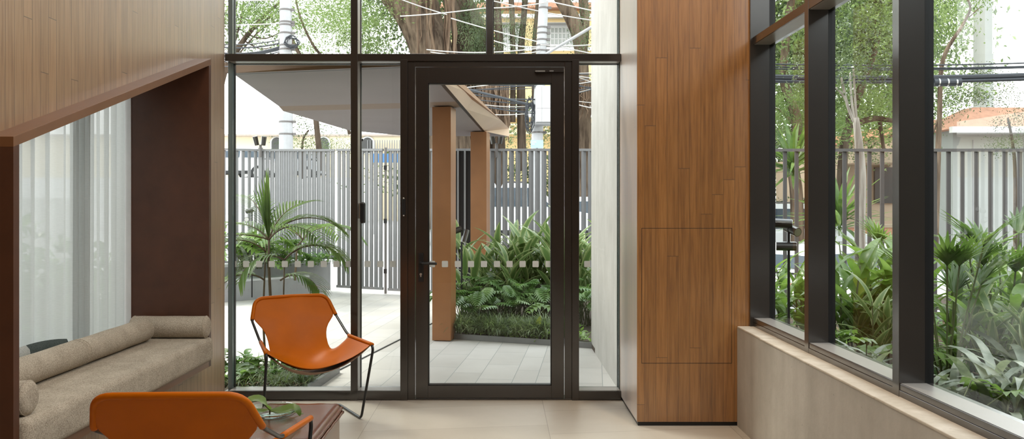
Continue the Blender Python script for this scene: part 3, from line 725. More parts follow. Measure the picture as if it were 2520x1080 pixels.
# right bed behind the door, wraps behind the pier to the side garden
e0 = gnd(1118, 829); e1 = gnd(1456, 852)
RB = [(e0.x, e0.y), (.905, e1.y), (.905, 8.0), (1.63, 8.0), (1.63, 6.2), (1.78, 6.1), (1.78, -3), (9, -3), (9, 12.6), (-.2, 12.6)]
b = MB(); b.prism(RB, -.02, .025); tag(b.build('ground_bed_right', M['soil']), 'mulched planting bed right of the posts and along the side window', 'planting bed', kind='structure')
kerbline('trim_4', [(e0.x - .02, e0.y), (.9, e1.y + .01)], .025, -.02, .038, M['kerb'], 'thin grey metal kerb in front of the bed right of the posts')
kerbline('trim_5', [(1.2, 12.62), (3.0, 12.62)], .35, -.02, .30, M['stone_cap'], 'low pale ledge at the foot of the fence behind the concrete pier', 'ledge')
kerbline('trim_6', [(3.0, 10.75), (5.0, 10.15), (7.8, 9.15)], .34, -.02, .115, M['stone_cap'], 'low pale stone ledge at the foot of the side garden fence', 'ledge')

# planter by the fence with its bench step
pl = thing('raised_planter', 'raised grey concrete planter in front of the fence left of the gate', 'planter', (-3.6, 13.3, 0), kind='structure')
PA, PB = V((-4.9, 12.1, 0)), V((-2.80, 13.72, 0))
dd = (PB - PA).normalized(); nn = V((-dd.y, dd.x, 0))
def walline(name, p, q, th, z0, z1, mat, par):
    d_ = (q - p).normalized(); n_ = V((-d_.y, d_.x, 0)) * th; b = MB()
    b.hexa([V((p.x, p.y, z0)), V((q.x, q.y, z0)), V((*(q + n_).xy, z0)), V((*(p + n_).xy, z0)), V((p.x, p.y, z1)), V((q.x, q.y, z1)), V((*(q + n_).xy, z1)), V((*(p + n_).xy, z1))])
    return b.build(name, mat, par, bevel=.004)
walline('planter_wall', PA, PB, .18, 0, .46, M['concrete_grey'], pl)
walline('capping', PA - nn * .02, PB - nn * .02, .34, .46, .50, M['stone_cap'], pl)
b = MB(); b.prism([(*(PA + nn * .18).xy,), (*(PB + nn * .1).xy,), (-2.85, 13.9), (-5.2, 13.9)], .2, .44); b.build('soil', M['soil'], pl)
sA, sB = gnd(540, 741), gnd(762, 722)
st = thing('stone_bench_step', 'low grey concrete bench step with a pale top in front of the raised planter', 'bench', ((sA.x + sB.x) / 2, (sA.y + sB.y) / 2, 0), kind='structure')
walline('body', sA, sB, .55, -.02, .26, M['concrete_grey'], st); walline('seat_slab', sA + V((0, -.01, 0)), sB + V((0, -.01, 0)), .57, .26, .295, M['stone_cap'], st)

# ================================================================= fence
def slat_line(mb, p, q, pitch, size, ang, z0, z1, phase=.5):
    d_ = q - p; n = int(d_.length / pitch)
    yaw = math.atan2(d_.y, d_.x)
    for i in range(n):
        c = p + d_ * ((i + phase) / n); zz0 = z0 if not callable(z0) else z0((i + phase) / n); zz1 = z1 if not callable(z1) else z1((i + phase) / n)
        mb.rbox((c.x, c.y, (zz0 + zz1) / 2), (size[0], size[1], zz1 - zz0), yaw + ang)
def rail(par, name, p, q, zp, zq, w, h, mat):
    d_ = (q - p).normalized(); n_ = V((-d_.y, d_.x, 0)) * w / 2; b = MB()
    b.hexa([V((*(p - n_).xy, zp)), V((*(q - n_).xy, zq)), V((*(q + n_).xy, zq)), V((*(p + n_).xy, zp)), V((*(p - n_).xy, zp + h)), V((*(q - n_).xy, zq + h)), V((*(q + n_).xy, zq + h)), V((*(p + n_).xy, zp + h))])
    return b.build(name, mat, par)
def fence(label, p, q, zb0, zb1, zt0, zt1, pitch, size, ang, mat, posts=(), name='slat_fence', dark=None):
    p, q = V((*p, 0)), V((*q, 0))
    root = thing(name, label, 'gate' if 'gate' in name else 'fence', (p.x, p.y, 0), 'grey slatted steel fencing along the street' if 'gate' not in name else None)
    b = MB(); slat_line(b, p, q, pitch, size, ang, lambda u: zb0 + (zb1 - zb0) * u, lambda u: zt0 + (zt1 - zt0) * u); b.build('slat_panel', mat, root)
    rail(root, 'top_rail', p, q, zt0, zt1, .06, .035, mat); rail(root, 'bottom_rail', p, q, zb0 - .04, zb1 - .04, .04, .04, mat)
    for u in posts:
        c = p + (q - p) * u; b = MB(); zl = zb0 + (zb1 - zb0) * u; b.rbox((c.x, c.y, (zt0 + zl - .12) / 2 + .03), (.06, .06, zt0 - zl + .12 + .06), math.atan2((q - p).y, (q - p).x)); b.build('post', dark or mat, root)
    return root
fc = at(641, 367, 13.6); FT = fc.z - .035
fence('grey slatted fence return running to the left of the planter corner', (-5.6, 13.0), (fc.x - .03, fc.y), .5, .5, FT + .01, FT, .093, (.045, .028), .5, M['fence'])
fl = at(826, 367, 13.6)
fence('grey close-slatted fence standing on the raised planter left of the gate', (fc.x, fc.y), (fl.x - .01, fl.y), .56, .56, FT, FT, .0745, (.068, .018), -.38, M['fence'], (0.002,), dark=M['fence'])
gp = at(949, 367, 13.3); gz = lambda y: EYE + 139 * y / F - .035
fence('grey close-slatted gate leaf between the planter and the hinge post', (fl.x + .02, fl.y), (gp.x - .04, gp.y), .10, .09, gz(13.6), gz(13.3), .079, (.070, .018), -.38, M['fence'], (), name='slat_gate')
ge = at(1118, 367, 12.95)
gt = fence('grey close-slatted gate leaf right of the hinge post behind the wooden posts', (gp.x + .04, gp.y), (ge.x, ge.y), .08, .06, gz(13.3), gz(12.95), .079, (.070, .018), -.38, M['fence'], (), name='slat_gate')
ph_ = thing('gate_post', 'dark grey hinge post between the two close-slatted gate leaves', 'post', (gp.x, gp.y, 0))
b = MB(); b.rbox((gp.x, gp.y, 1.155), (.034, .05, 2.33)); b.build('post', M['fence_dark'], ph_)
for zz in (.35, 1.15, 2.0):
    b = MB(); b.rbox((gp.x, gp.y - .03, zz), (.05, .02, .07)); b.build('hinge', M['gate_black'], ph_)
bk = thing('black_gate_panel', 'solid black steel panel with two pale uprights between the wooden posts', 'gate panel', (at(1140, 700, 12.9).x, 12.9, 0))
xa, xb = xat(1112, 12.9), xat(1205, 12.9)
b = MB(); b.box(xa, xb, 12.88, 12.92, 0, gz(12.9)); b.build('panel', M['gate_black'], bk)
for px in (1127, 1144): 
    b = MB(); b.rbox((xat(px, 12.85), 12.85, gz(12.9) / 2), (.028, .03, gz(12.9))); b.build('upright', M['fence'], bk)
b = MB(); b.box(xa, xb, 12.85, 12.93, gz(12.9), gz(12.9) + .035); b.build('top_rail', M['fence'], bk)
m0 = at(1203, 367, 13.0); m1 = at(1560, 367, 12.7)
fence('grey slatted fence right of the wooden posts seen through the glass door', (m0.x, m0.y), (m1.x, m1.y), .12, .12, gz(13.0), gz(12.7), .1015, (.075, .026), .72, M['fence'], ())
r0 = at(1862, 367, 10.75); r1 = at(2640, 367, 9.1)
fence('taupe slatted fence of the side garden seen through the side window', (r0.x, r0.y), (r1.x, r1.y), .155, .155, gz(10.75), gz(9.1), .1405, (.046, .020), .62, M['fence_dark'], ())

# twin lamps on the fence
def twin_lamp(px, py, y, label, h=.20):
    c = at(px, py, y); root = thing('fence_lamp', label, 'lamp', c)
    zb = gz(y) - .1; b = MB(); b.tube([(c.x, c.y, zb), (c.x, c.y, c.z)], .022, 8); b.build('stem', M['fence_dark'], root)
    for sg in (-1, 1):
        b = MB(); b.tube([(c.x + sg * .05, c.y - .02, c.z - .01), (c.x + sg * .075, c.y - .05, c.z + h)], [.035, .042], 12); b.build('lamp_head', M['bronze'], root, smooth=False)
twin_lamp(641, 356, 13.5, 'twin dark spot lamp on the fence corner post left of the gate', .13)
twin_lamp(1222, 352, 12.95, 'twin dark spot lamp on the fence under the canopy tip', .14)

# ================================================================= canopy on posts
cn = thing('entrance_canopy', 'faceted copper toned entrance canopy on two square posts above the terrace', 'canopy', (-1.2, 9, 0))
HS = 2.44
def sp_(px, py): y = F * (HS - EYE) / (CY - py); return V((xat(px, y), y, HS))
a1, a2, a3, a4 = sp_(572, 180), sp_(690, 269), sp_(860, 321), sp_(985, 333)
tip = V((.13, 12.6, HS)); r2 = V((-.221, 11.75, HS)); r1_ = V((-.378, 9.0, HS)); r0_ = V((-.538, 6.18, HS))
top0, topt = V((-.475, 6.15, 2.49)), V((.125, 12.62, 2.565))
b = MB()
s1, s2, s3 = V((a2.x * .98, 8.72, HS)), V((a2.x, a2.y, HS)), None
q1 = V((-.415, 8.35, HS)); q2 = V((-.425, 8.85, HS + .03))
b.poly([a1, r0_, q1, V((a2.x + .06, 8.75, HS))]); b.build('soffit', M['soffit'], cn)
b = MB(); b.poly([V((a2.x + .06, 8.75, HS)), q1, V((-.388, 8.82, HS)), V((a2.x - .01, 9.2, HS))]); 
b.build('soffit_band', M['soffit_band'], cn)
b = MB(); b.poly([V((a2.x - .01, 9.2, HS)), V((-.388, 8.82, HS)), r2, tip, V((-.9, 12.5, HS)), a4, a3]); b.build('soffit', M['soffit'], cn)
rim = [a1, V((a2.x + .06, 8.75, HS)), V((a2.x - .01, 9.2, HS)), a3, a4, V((-.9, 12.5, HS)), tip]
b = MB()
for p, q in zip(rim[:-1], rim[1:]):
    o_ = V((-.03, 0, .09)); b.quad(p, q, q + o_, p + o_)
b.build('rim', M['bronze'], cn)
bl = lambda y: -.486 + (y - 7.1) * (.259 / 4.55)
tlx = lambda y: -.475 + .1053 * (y - 6.95)
yb_ = [6.18, 7.1, 9.0, 11.75]; up = [V((bl(y), y, HS)) for y in yb_] + [tip]; yt_ = [6.15, 7.0, 8.9, 11.6]
tl = [V((tlx(6.15), 6.15, 2.49))] + [V((tlx(y), y, 2.575)) for y in yt_[1:]] + [topt]
b = MB()
for i in range(4): b.quad(up[i], up[i + 1], tl[i + 1], tl[i])
b.build('fascia', M['fascia'], cn)
b = MB()
for i in range(3):
    o_ = V((-.035, 0, -.002)); b.quad(up[i] - V((0, 0, .002)), up[i + 1] - V((0, 0, .002)), up[i + 1] + o_, up[i] + o_)
b.build('edge_joint', M['gate_black'], cn)
top0 = tl[0]; tl = [tl[0], tl[1], tl[3], tl[4]]
b = MB(); zd = V((0, .05, -.001)); b.quad(a1 + zd, r0_ + zd, r0_ + zd + V((0, .022, 0)), a1 + zd + V((0, .022, 0))); b.build('shadow_gap', M['gate_black'], cn)
b = MB(); b.quad(a1, r0_, top0, a1 + V((-.03, 0, .07))); b.build('front_fascia', M['fascia_dark'], cn)
b = MB(); b.poly([a1 + V((-.03, 0, .07)), top0, tl[1], tl[2], topt, V((-.9, 12.5, 2.53)), a4 + V((-.03, 0, .09)), a3 + V((-.03, 0, .09)), V((a2.x - .04, 9.35, 2.53))]); b.build('roof_skin', M['corten'], cn)
for (px0_, px1_, yb) in ((1063, 1110, F * 1.4 / (835 - 505)), (1158, 1198, 11.65)):
    xa_, xb_ = xat(px0_, yb), xat(px1_, yb); w_ = (xb_ - xa_)
    b = MB(); yaw = -.16; b.rbox(((xa_ + xb_) / 2 + .02, yb + w_ / 2 + .02, HS / 2 - .012), (w_, w_ * 1.25, HS), yaw); b.build('post', M['corten'], cn, bevel=.003)

# ================================================================= plants
ZU = V((0, 0, 1))
def curve_leaf(b, base, az, ln, w, el0, droop, n=7, tw=0., fold_=.25, blunt=.8):
    pts = [V(base)]; el = el0
    for i in range(n):
        d_ = V((math.cos(az) * math.cos(el), math.sin(az) * math.cos(el), math.sin(el))); pts.append(pts[-1] + d_ * ln / n); el -= droop / n; az += tw / n
    ws = [max(.0008, w * (math.sin(PI * min(1, (i / n) ** blunt * .94 + .06)) ** .8)) for i in range(n + 1)]
    b.strip(pts, ws, ZU, fold_); return pts
def blade_proto(name, label, cat, mat, nst, leaves, ln, w, h, el=(1.0, 1.4), droop=(.6, 1.6), stem=True, spread=.1, seed=1, group=None, lean=.25, base_leaf=False):
    rr = random.Random(seed); root = thing(name, label, cat, (0, 0, 0), group, local=True); b = MB(); s = MB()
    for k in range(nst):
        az = rr.uniform(0, 2 * PI); rad = spread * rr.random() ** .5; p0 = V((rad * math.cos(az), rad * math.sin(az), 0)); hh = h * rr.uniform(.65, 1.05)
        ld = rr.uniform(0, lean); p1 = p0 + V((math.cos(az) * ld * hh, math.sin(az) * ld * hh, hh)); pm = p0.lerp(p1, .5) - V((math.cos(az), math.sin(az), 0)) * ld * hh * .15
        if stem and hh > .02: (s if h > .3 else b).tube([p0, pm, p1], [.009, .008, .006] if h > .3 else [.004, .004, .003], 5)
        for i in range(leaves):
            u = (.25 + .75 * (i + rr.random()) / leaves) if not base_leaf else 0
            p = p0.lerp(pm, u * 2) if u < .5 else pm.lerp(p1, u * 2 - 1)
            curve_leaf(b, p, az + i * 2.4 + rr.uniform(-.5, .5), ln * rr.uniform(.65, 1.1), w * rr.uniform(.75, 1.15), rr.uniform(*el), rr.uniform(*droop), tw=rr.uniform(-.5, .5))
    if s.v: s.build('stem', M['stem'], root, smooth=True)
    b.build('foliage', mat, root, smooth=True); return root
def lobed_leaf(b, base, az, el, size, lobes=7, roll=0.):
    d_ = V((math.cos(az) * math.cos(el), math.sin(az) * math.cos(el), math.sin(el))); sd = d_.cross(ZU).normalized(); nm = sd.cross(d_)
    mid = [V(base) + d_ * size * u - ZU * size * .22 * u * u for u in [i / lobes for i in range(lobes + 1)]]
    for sg in (1, -1):
        for i in range(lobes):
            u = (i + .5) / lobes; ll = size * (.52 * math.sin(PI * (.18 + .8 * u)) + .06); a = mid[i] * .5 + mid[i + 1] * .5
            dr = (sd * sg * math.cos(.55 + .5 * u) + d_ * math.sin(.35 + .6 * u)).normalized()
            pts = [a, a + dr * ll * .5 + nm * ll * .08, a + dr * ll - ZU * ll * .18]
            b.strip(pts, [size / lobes * .5, size / lobes * .6, .002], nm, .1)
    b.strip(mid, [size * .05] * lobes + [.003], nm, 0)
def lobed_proto(name, label, cat, mat, n, h, size, seed, spread=.12, lobes=7, group=None):
    rr = random.Random(seed); root = thing(name, label, cat, (0, 0, 0), group, local=True); b = MB(); s = MB()
    for k in range(n):
        az = k * 2.4 + rr.uniform(-.4, .4); hh = h * rr.uniform(.55, 1.05); out = h * rr.uniform(.2, .75)
        p0 = V((rr.uniform(-1, 1) * spread * .5, rr.uniform(-1, 1) * spread * .5, 0)); p1 = p0 + V((math.cos(az) * out, math.sin(az) * out, hh)); pm = p0.lerp(p1, .5) + V((-math.cos(az), -math.sin(az), 1)) * out * .15
        s.tube([p0, pm, p1], [.006, .005, .004], 5); lobed_leaf(b, p1, az + rr.uniform(-.4, .4), rr.uniform(-.5, .35), size * rr.uniform(.7, 1.1), lobes)
    s.build('stem', M['stem'], root, smooth=True); b.build('foliage', mat, root); return root
def broad_leaf(b, base, az, el, ln, w, n=8):
    curve_leaf(b, base, az, ln, w, el, .9, n, 0, .15, .62)
def frond(b, s, base, az, el0, ln, droop, leaflets=16, lw=.012, ll=.30, hang=.5, tw=0., start=.15):
    n = 12; pts = [V(base)]; el = el0
    for i in range(n):
        d_ = V((math.cos(az) * math.cos(el), math.sin(az) * math.cos(el), math.sin(el))); pts.append(pts[-1] + d_ * ln / n); el -= droop / n
    s.tube(pts, [.007 * (1 - .8 * i / n) + .001 for i in range(n + 1)], 5)
    for i in range(leaflets):
        u = start + (1 - start) * i / (leaflets - 1); k = min(int(u * n), n - 1); p = pts[k].lerp(pts[k + 1], u * n - k); tg = (pts[k + 1] - pts[k]).normalized()
        sd = tg.cross(ZU); sd = sd.normalized() if sd.length > .1 else V((1, 0, 0))
        l_ = ll * (.45 + .75 * math.sin(PI * (.15 + .8 * u)))
        for sg in (1, -1):
            d_ = (tg * .75 + sd * sg * .8 + ZU * .15).normalized(); q = [p]
            for m_ in range(4):
                q.append(q[-1] + d_ * l_ / 4); d_ = (d_ - ZU * hang / 3).normalized()
            b.strip(q, [lw * .5, lw, lw * .9, lw * .6, .001], ZU, .3)

# --- tall palm in the left bed
def palm(name, label, loc, canes, fronds, mat='leaf_palm', spear=None):
    root = thing(name, label, 'palm', loc, None, local=True); s = MB(); b = MB(); o = V(loc)
    for c in canes: s.tube([V(p) - o for p in c[0]], c[1], 7)
    for f in fronds:
        base = V(f[0]) - o; frond(b, s, base, f[1], f[2], f[3], f[4], *f[5:])
    if spear is not None:
        for q in range(9): curve_leaf(b, V(spear) - o, 1.9 + q * .12, .62 - .02 * q, .016, 1.52 - .05 * abs(q - 3), .12, 6)
    s.build('cane', M['cane'], root, smooth=True); b.build('frond', M[mat], root, smooth=True); return root
py_ = 6.85
A = lambda px, p, y=py_: at(px, p, y)
c1 = A(662, 590); c2 = A(700, 640, 6.9); c3 = A(690, 690, 6.8)
palm('feathery_palm', 'tall slender palm with drooping feathery fronds in the bed behind the far armchair', (A(668, 915).x, py_, .03),
     [([A(672, 915), A(667, 760), A(661, 640), c1], [.016, .013, .011, .009]), ([A(655, 915), A(647, 780), A(652, 660), A(655, 600)], [.011, .009, .007, .005]), ([A(694, 915, 6.9), A(697, 760, 6.9), c2], [.010, .008, .006])],
     [(c1, 2.3, 1.15, .55, .9, 14, .010, .24, .4), (c1, .15, .95, .66, 1.75, 15, .010, .27, .55), (c1, -.5, .75, .55, 1.5, 15, .010, .25, .6), (c1, 2.7, .7, .50, 1.0, 14, .009, .24, .5), (c1, 3.4, .35, .42, .7, 12, .008, .22, .45),
      (c1, .9, 1.2, .55, 1.2, 14, .010, .24, .4), (c2, -.1, .85, .60, 1.9, 15, .010, .26, .8), (c2, .5, .8, .52, 1.6, 14, .010, .24, .7), (c2, 3.9, .5, .5, 1.9, 15, .010, .26, .8), (A(655, 620), 3.25, .75, .58, 1.9, 15, .010, .26, .75), (A(652, 690), 3.3, .6, .52, 2.2, 14, .010, .25, .8), (c3, -.3, .6, .40, 1.7, 12, .010, .24, .85)], spear=tuple(c1))
# second palm rising from the raised planter further back
p2 = at(742, 640, 12.6)
palm('feathery_palm', 'smaller feathery palm growing further back in front of the slatted fence', (p2.x, 12.2, .3),
     [([(p2.x, 12.2, .3), (p2.x + .03, 12.2, .8), at(745, 590, 12.2)], [.018, .014, .01])],
     [(at(745, 590, 12.2), az, .8, .95, 1.7, 15, .016, .38, .6) for az in (.2, 1.1, 2.2, 3.1, 4.2, 5.3)])

# --- plants of the raised planter
bp = lobed_proto('broad_leaf_plant', 'bright green lobed plant in the raised planter, the one nearest the left frame', 'plant', M['leaf_bright'], 12, .55, .42, 5, .3, 6)
bp.location = at(600, 640, 12.6); bp.location.z = .42
dup(bp, V((at(640, 640, 12.9).x, 12.9, .42)), 1.2, .8, 'bright green lobed plant in the raised planter behind the tall palm')
dup(bp, V((at(690, 640, 13.2).x, 13.2, .42)), 2.4, .75, 'bright green lobed plant in the raised planter left of the smaller palm')
gp1 = blade_proto('strap_leaf_plant', 'silvery strap leaved plant in the raised planter beside the bright green lobed plants', 'plant', M['leaf_grey'], 8, 7, .50, .035, .35, (.7, 1.3), (.8, 1.6), True, .25, 9)
gp1.location = (at(622, 640, 12.7).x, 12.7, .42)
for i, px in enumerate((665, 720, 765, 800)):
    y = 13.0 + i * .17; lab = ['low trailing plant on the planter rim behind the palm canes', 'low trailing plant on the planter rim below the smaller palm', 'low flowering plant on the planter rim at the fence foot', 'low plant at the far right end of the planter rim'][i]
    o = blade_proto('trailing_plant', lab, 'plant', M['leaf_bed'], 10, 8, .14, .018, .16, (.2, 1.2), (.5, 1.4), True, .18, 40 + i); o.location = (xat(px, y), y, .44); o.scale = (1.2, 1, 1)

# --- left bed: ground cover and single plants
b = MB(); rr = random.Random(5)
for i in range(2600):
    u = rr.random(); x = -4.2 + (2.75 if True else 0) * u; y = rr.uniform(6.2, 6.98)
    if rr.random() < .35 and x < -2.9: continue
    cl = mnoise.noise(V((x * 3, y * 3, 1))); 
    if cl < -.12: continue
    curve_leaf(b, (x, y, .03), rr.uniform(0, 6.28), rr.uniform(.06, .17), .004, rr.uniform(.5, 1.5), rr.uniform(.6, 2.2), 3)
o = b.build('ground_cover_grass', M['leaf_grass'], smooth=True, origin=(-2.8, 6.6, .03)); tag(o, 'short tufty grass covering the bed below the left pane', 'grass', kind='stuff')
b = MB()
for i in range(500):
    x = rr.uniform(-3.4, -1.5); y = rr.uniform(6.2, 6.95); curve_leaf(b, (x, y, .035 + rr.random() * .03), rr.uniform(0, 6.28), rr.uniform(.05, .11), .010, rr.uniform(-.3, .6), rr.uniform(0, 1.2), 3)
o = b.build('fallen_leaves', M['leaf_dry'], origin=(-2.4, 6.6, .035)); tag(o, 'dry brown fallen leaves on the soil of the left bed', 'leaves', kind='stuff')
bed = blade_proto('bedding_plant', 'small leafy green plant in the bed below the left pane', 'plant', M['leaf_bed'], 6, 6, .11, .022, .10, (.2, 1.1), (.4, 1.4), True, .10, 21, 'small leafy plants in the left bed')
bed.location = (xat(585, 6.75), 6.75, .03)
for px, y, s_c in ((640, 6.8, 1.1), (615, 6.5, .9), (705, 6.9, 1.0), (600, 6.9, 1.25), (668, 6.55, .8), (575, 6.4, 1.0)):
    dup(bed, (xat(px, y), y, .03), rr.uniform(0, 6), s_c)
tuft = blade_proto('grass_tuft', 'dark fine-leaved grass tuft at the right corner of the left bed', 'grass tuft', M['leaf_grass'], 90, 2, .16, .0045, .02, (.7, 1.5), (.8, 2.2), False, .13, 22, None)
tuft.location = (xat(770, 6.85), 6.85, .03)
for i, (px, y, s_c) in enumerate(((735, 6.75, .95), (742, 6.45, .85), (695, 6.35, .8))):
    dup(tuft, (xat(px, y), y, .03), rr.uniform(0, 6), s_c, ['dark fine-leaved grass tuft second from the right corner of the left bed', 'dark fine-leaved grass tuft against the kerb next to the glass', 'low fine-leaved grass tuft near the glass below the far armchair'][i])
fl_ = lobed_proto('broad_leaf_plant', 'dark lobed plant at the left frame in front of the left bed', 'plant', M['leaf_palm'], 5, .22, .22, 31, .1, 5)
fl_.location = (xat(568, 6.6), 6.6, .03)

# --- bed right of the posts
gin = blade_proto('variegated_ginger', 'variegated ginger clump with cream edged leaves in front of the second wooden post', 'plant', M['ginger'], 6, 8, .50, .042, .76, (.85, 1.4), (.3, 1.2), True, .20, 51, None, .28)
gl = [(1186, 10.2, 1.16, None), (1240, 10.4, .92, 'variegated ginger clump just right of the second wooden post'), (1285, 10.0, 1.08, 'variegated ginger clump in the middle of the bed seen through the door'),
      (1318, 10.3, 1.24, 'tall variegated ginger clump toward the right door stile'), (1350, 10.0, 1.2, 'variegated ginger clump half hidden by the right door stile'), (1436, 10.4, 1.26, 'variegated ginger clump between the door frame and the concrete pier'), (1462, 9.9, .85, 'variegated ginger clump partly behind the concrete pier')]
for i, (px, y, s_c, lab) in enumerate(gl):
    if i == 0: gin.location = (xat(px, y), y, .03); gin.scale = (s_c,) * 3
    else: dup(gin, (xat(px, y), y, .03), i * 1.3, s_c, lab)
xan = lobed_proto('philodendron', 'glossy deep lobed philodendron in the bed right of the wooden posts', 'plant', M['leaf_bed'], 26, .50, .24, 61, .22, 8, 'lobed philodendrons in the bed beyond the door')
xl = [(1150, 9.7), (1180, 10.0), (1215, 9.7), (1250, 9.9), (1285, 9.6), (1318, 9.8), (1350, 9.6), (1235, 9.4), (1165, 9.45), (1432, 9.5)]
for i, (px, y) in enumerate(xl):
    if i == 0: xan.location = (xat(px, y), y, .03)
    else: dup(xan, (xat(px, y), y, .03), i * 1.1, [1, .9, 1.05, .95][i % 4])
mg = blade_proto('mondo_grass_clump', 'arching dark grass clump along the kerb right of the wooden posts', 'grass clump', M['leaf_grass'], 60, 2, .34, .006, .03, (.8, 1.5), (.9, 2.2), False, .12, 71, 'arching grass clumps along the kerb beyond the door')
rr = random.Random(8); k = 0
for px in range(1133, 1365, 14):
    y0_ = 8.83 + (px - 1122) * (8.27 - 8.83) / 333
    for dy in (.15, .38):
        y = y0_ + dy + rr.uniform(-.06, .06); x = xat(px + rr.uniform(-5, 5), y)
        if k == 0: mg.location = (x, y, .03)
        else: dup(mg, (x, y, .03), rr.uniform(0, 6), rr.uniform(.55, .95))
        k += 1
b = MB(); rr = random.Random(15)
for i in range(900):
    px = rr.uniform(1125, 1455); y0_ = 8.83 + (px - 1122) * (8.27 - 8.83) / 333; y = y0_ + .05 + rr.random() ** 2 * 1.2; x = xat(px, y)
    if x > .88: continue
    curve_leaf(b, (x, y, .04 + rr.random() * .04), rr.uniform(0, 6.28), rr.uniform(.05, .12), .016, rr.uniform(-.1, .9), rr.uniform(0, 1.4), 3)
o = b.build('ground_cover_leaves', M['leaf_bright'], origin=(.2, 9, .04)); tag(o, 'low creeping green ground cover along the kerb beyond the door', 'ground cover', kind='stuff')
bb = thing('broad_leaf_seedling', 'single bright broad-leaved seedling in the bed beside the right door stile', 'plant', (xat(1338, 8.75), 8.75, .03), local=True)
b = MB(); s = MB(); s.tube([(0, 0, 0), (.01, 0, .2), (-.02, 0, .34)], .005, 5); lobed_leaf(b, (-.02, 0, .34), 3.9, -.2, .20, 5); lobed_leaf(b, (.01, 0, .32), 5.6, -.3, .18, 5); s.build('stem', M['stem'], bb); b.build('foliage', M['leaf_bright'], bb)
b = MB(); s = MB(); ld = thing('pale_drooping_leaf', 'pale yellowing drooping leaf at the kerb in front of the grass clumps', 'leaf', (xat(1322, 8.62), 8.62, .03), local=True)
curve_leaf(b, (0, 0, .0), 1.2, .26, .035, 1.5, 1.0); curve_leaf(b, (-.01, 0, .0), 2.6, .2, .03, 1.3, 1.6); b.build('blade', M['leaf_lime'], ld)

# spike lights
def spike_light(px, pytop, y, label, heads, lean=0.):
    c = at(px, pytop, y); root = thing('garden_spike_light', label, 'garden light', (c.x, y, .03), local=True); h = c.z - .03
    b = MB(); b.tube([(0, 0, 0), (lean, 0, h)], .011, 8); b.build('spike', M['black'], root)
    for (dx, dz, ax) in heads:
        q = V((lean + dx * .4, 0, h + dz)); e = V(ax).normalized() * .075
        b = MB(); b.tube([q - e, q + e], [.036, .036], 14); b.build('lamp_head', M['bronze'], root)
        b = MB(); b.tube([q + e, q + e * 1.03], [.031, .031], 14); b.build('lens', M['metal'], root)
spike_light(1136, 568, 9.6, 'black twin-head garden spike light beside the front wooden post', [(-.18, .0, (-1, -.2, -.35)), (.10, -.06, (-.25, -.3, -1))])
spike_light(1941, 556, 6.6, 'black three-head garden spike light outside the first side window pane', [(-.13, .02, (1, -.35, -.05)), (.07, -.03, (.25, -1, -.25)), (-.05, -.16, (1, -.3, 0))])
spike_light(620, 522, 12.4, 'grey twin-head garden light in the raised planter near the left frame', [(-.05, .03, (1, -.5, .3)), (-.2, -.12, (.3, -1, .2))])
# small ball garden light in third pane
# --- side garden seen through the side window
def place(proto, px, y, yaw, sc_, label=None, z=.03, first=False):
    p = (xat(px, y), y, z)
    if first: proto.location = p; proto.rotation_euler = (0, 0, yaw); proto.scale = (sc_,) * 3; return proto
    return dup(proto, p, yaw, sc_, label)
gg = blade_proto('green_ginger', 'upright green ginger with narrow leaves behind the first side window pane', 'plant', M['leaf_bright'], 9, 7, .42, .038, .75, (.6, 1.35), (.5, 1.4), True, .18, 81, None, .3)
place(gg, 1915, 7.6, 0, .95, first=True)
place(gg, 1968, 8.2, 1, 1.0, 'upright green ginger at the right edge of the first side window pane')
place(gg, 2075, 7.2, 2, 1.15, 'upright green ginger at the left edge of the second side window pane')
place(gg, 2125, 7.9, 3, 1.1, 'upright green ginger in the middle of the second side window pane')
place(gg, 2188, 6.8, 4, 1.2, 'upright green ginger at the right edge of the second side window pane')

place(gg, 2440, 7.9, 2.2, 1.0, 'upright green ginger at the centre of the third side window pane')
place(gg, 2510, 6.7, .7, 1.25, 'upright green ginger at the right edge of the third side window pane')
gv = dup(gin, (xat(2155, 6.6), 6.6, .03), .4, .8, 'cream edged variegated ginger low in the second side window pane')
place(gg, 2400, 5.9, 1.4, .95, 'narrow leaved green ginger low in the middle of the third side window pane')
#dup(gin, (xat(2400, 5.9), 5.9, .03), 1.4, .95, 'cream edged variegated ginger low in the third side window pane')
dup(gin, (xat(2490, 5.6), 5.6, .03), 3.1, .9, 'cream edged variegated ginger at the lower right of the third side window pane')
fan = thing('fan_palm', 'young fan palm with pleated fronds at the left edge of the third side pane', 'palm', (0, 0, 0), local=True)
b = MB(); s = MB(); rr = random.Random(3)
for k in range(9):
    az = k * 2.4; h_ = .75 + .35 * rr.random(); out = .12 + .2 * rr.random(); p1 = V((math.cos(az) * out, math.sin(az) * out, h_)); s.tube([(0, 0, 0), p1 * .5 + V((0, 0, .06)), p1], .006, 5)
    for q in range(11):
        a2_ = az + (q - 5) * .22; curve_leaf(b, p1, a2_, .34 - .012 * abs(q - 5) ** 1.5, .020, 1.0 - .05 * abs(q - 5), .5, 5, 0, .35, .5)
s.build('stem', M['stem'], fan); b.build('frond', M['leaf_palm'], fan); fan.location = (xat(2330, 5.6), 5.6, .03)
dup(fan, (xat(2475, 6.2), 6.2, .03), 1.2, 1.05, 'young fan palm at the right of the third side window pane')
dup(fan, (xat(2178, 8.4), 8.4, .03), 2.2, .95, 'young fan palm behind the second side window pane near the mullion')
mo = lobed_proto('split_leaf_plant', 'bright split leaf plant low in the first side window pane', 'plant', M['leaf_bright'], 9, .42, .30, 91, .12, 5)
place(mo, 1925, 6.0, 0, .8, first=True)
place(mo, 2120, 5.9, 1.1, 1.1, 'bright split leaf plant low in the second side window pane')
place(mo, 2330, 4.6, 2.3, .9, 'bright split leaf plant low at the left of the third side window pane')
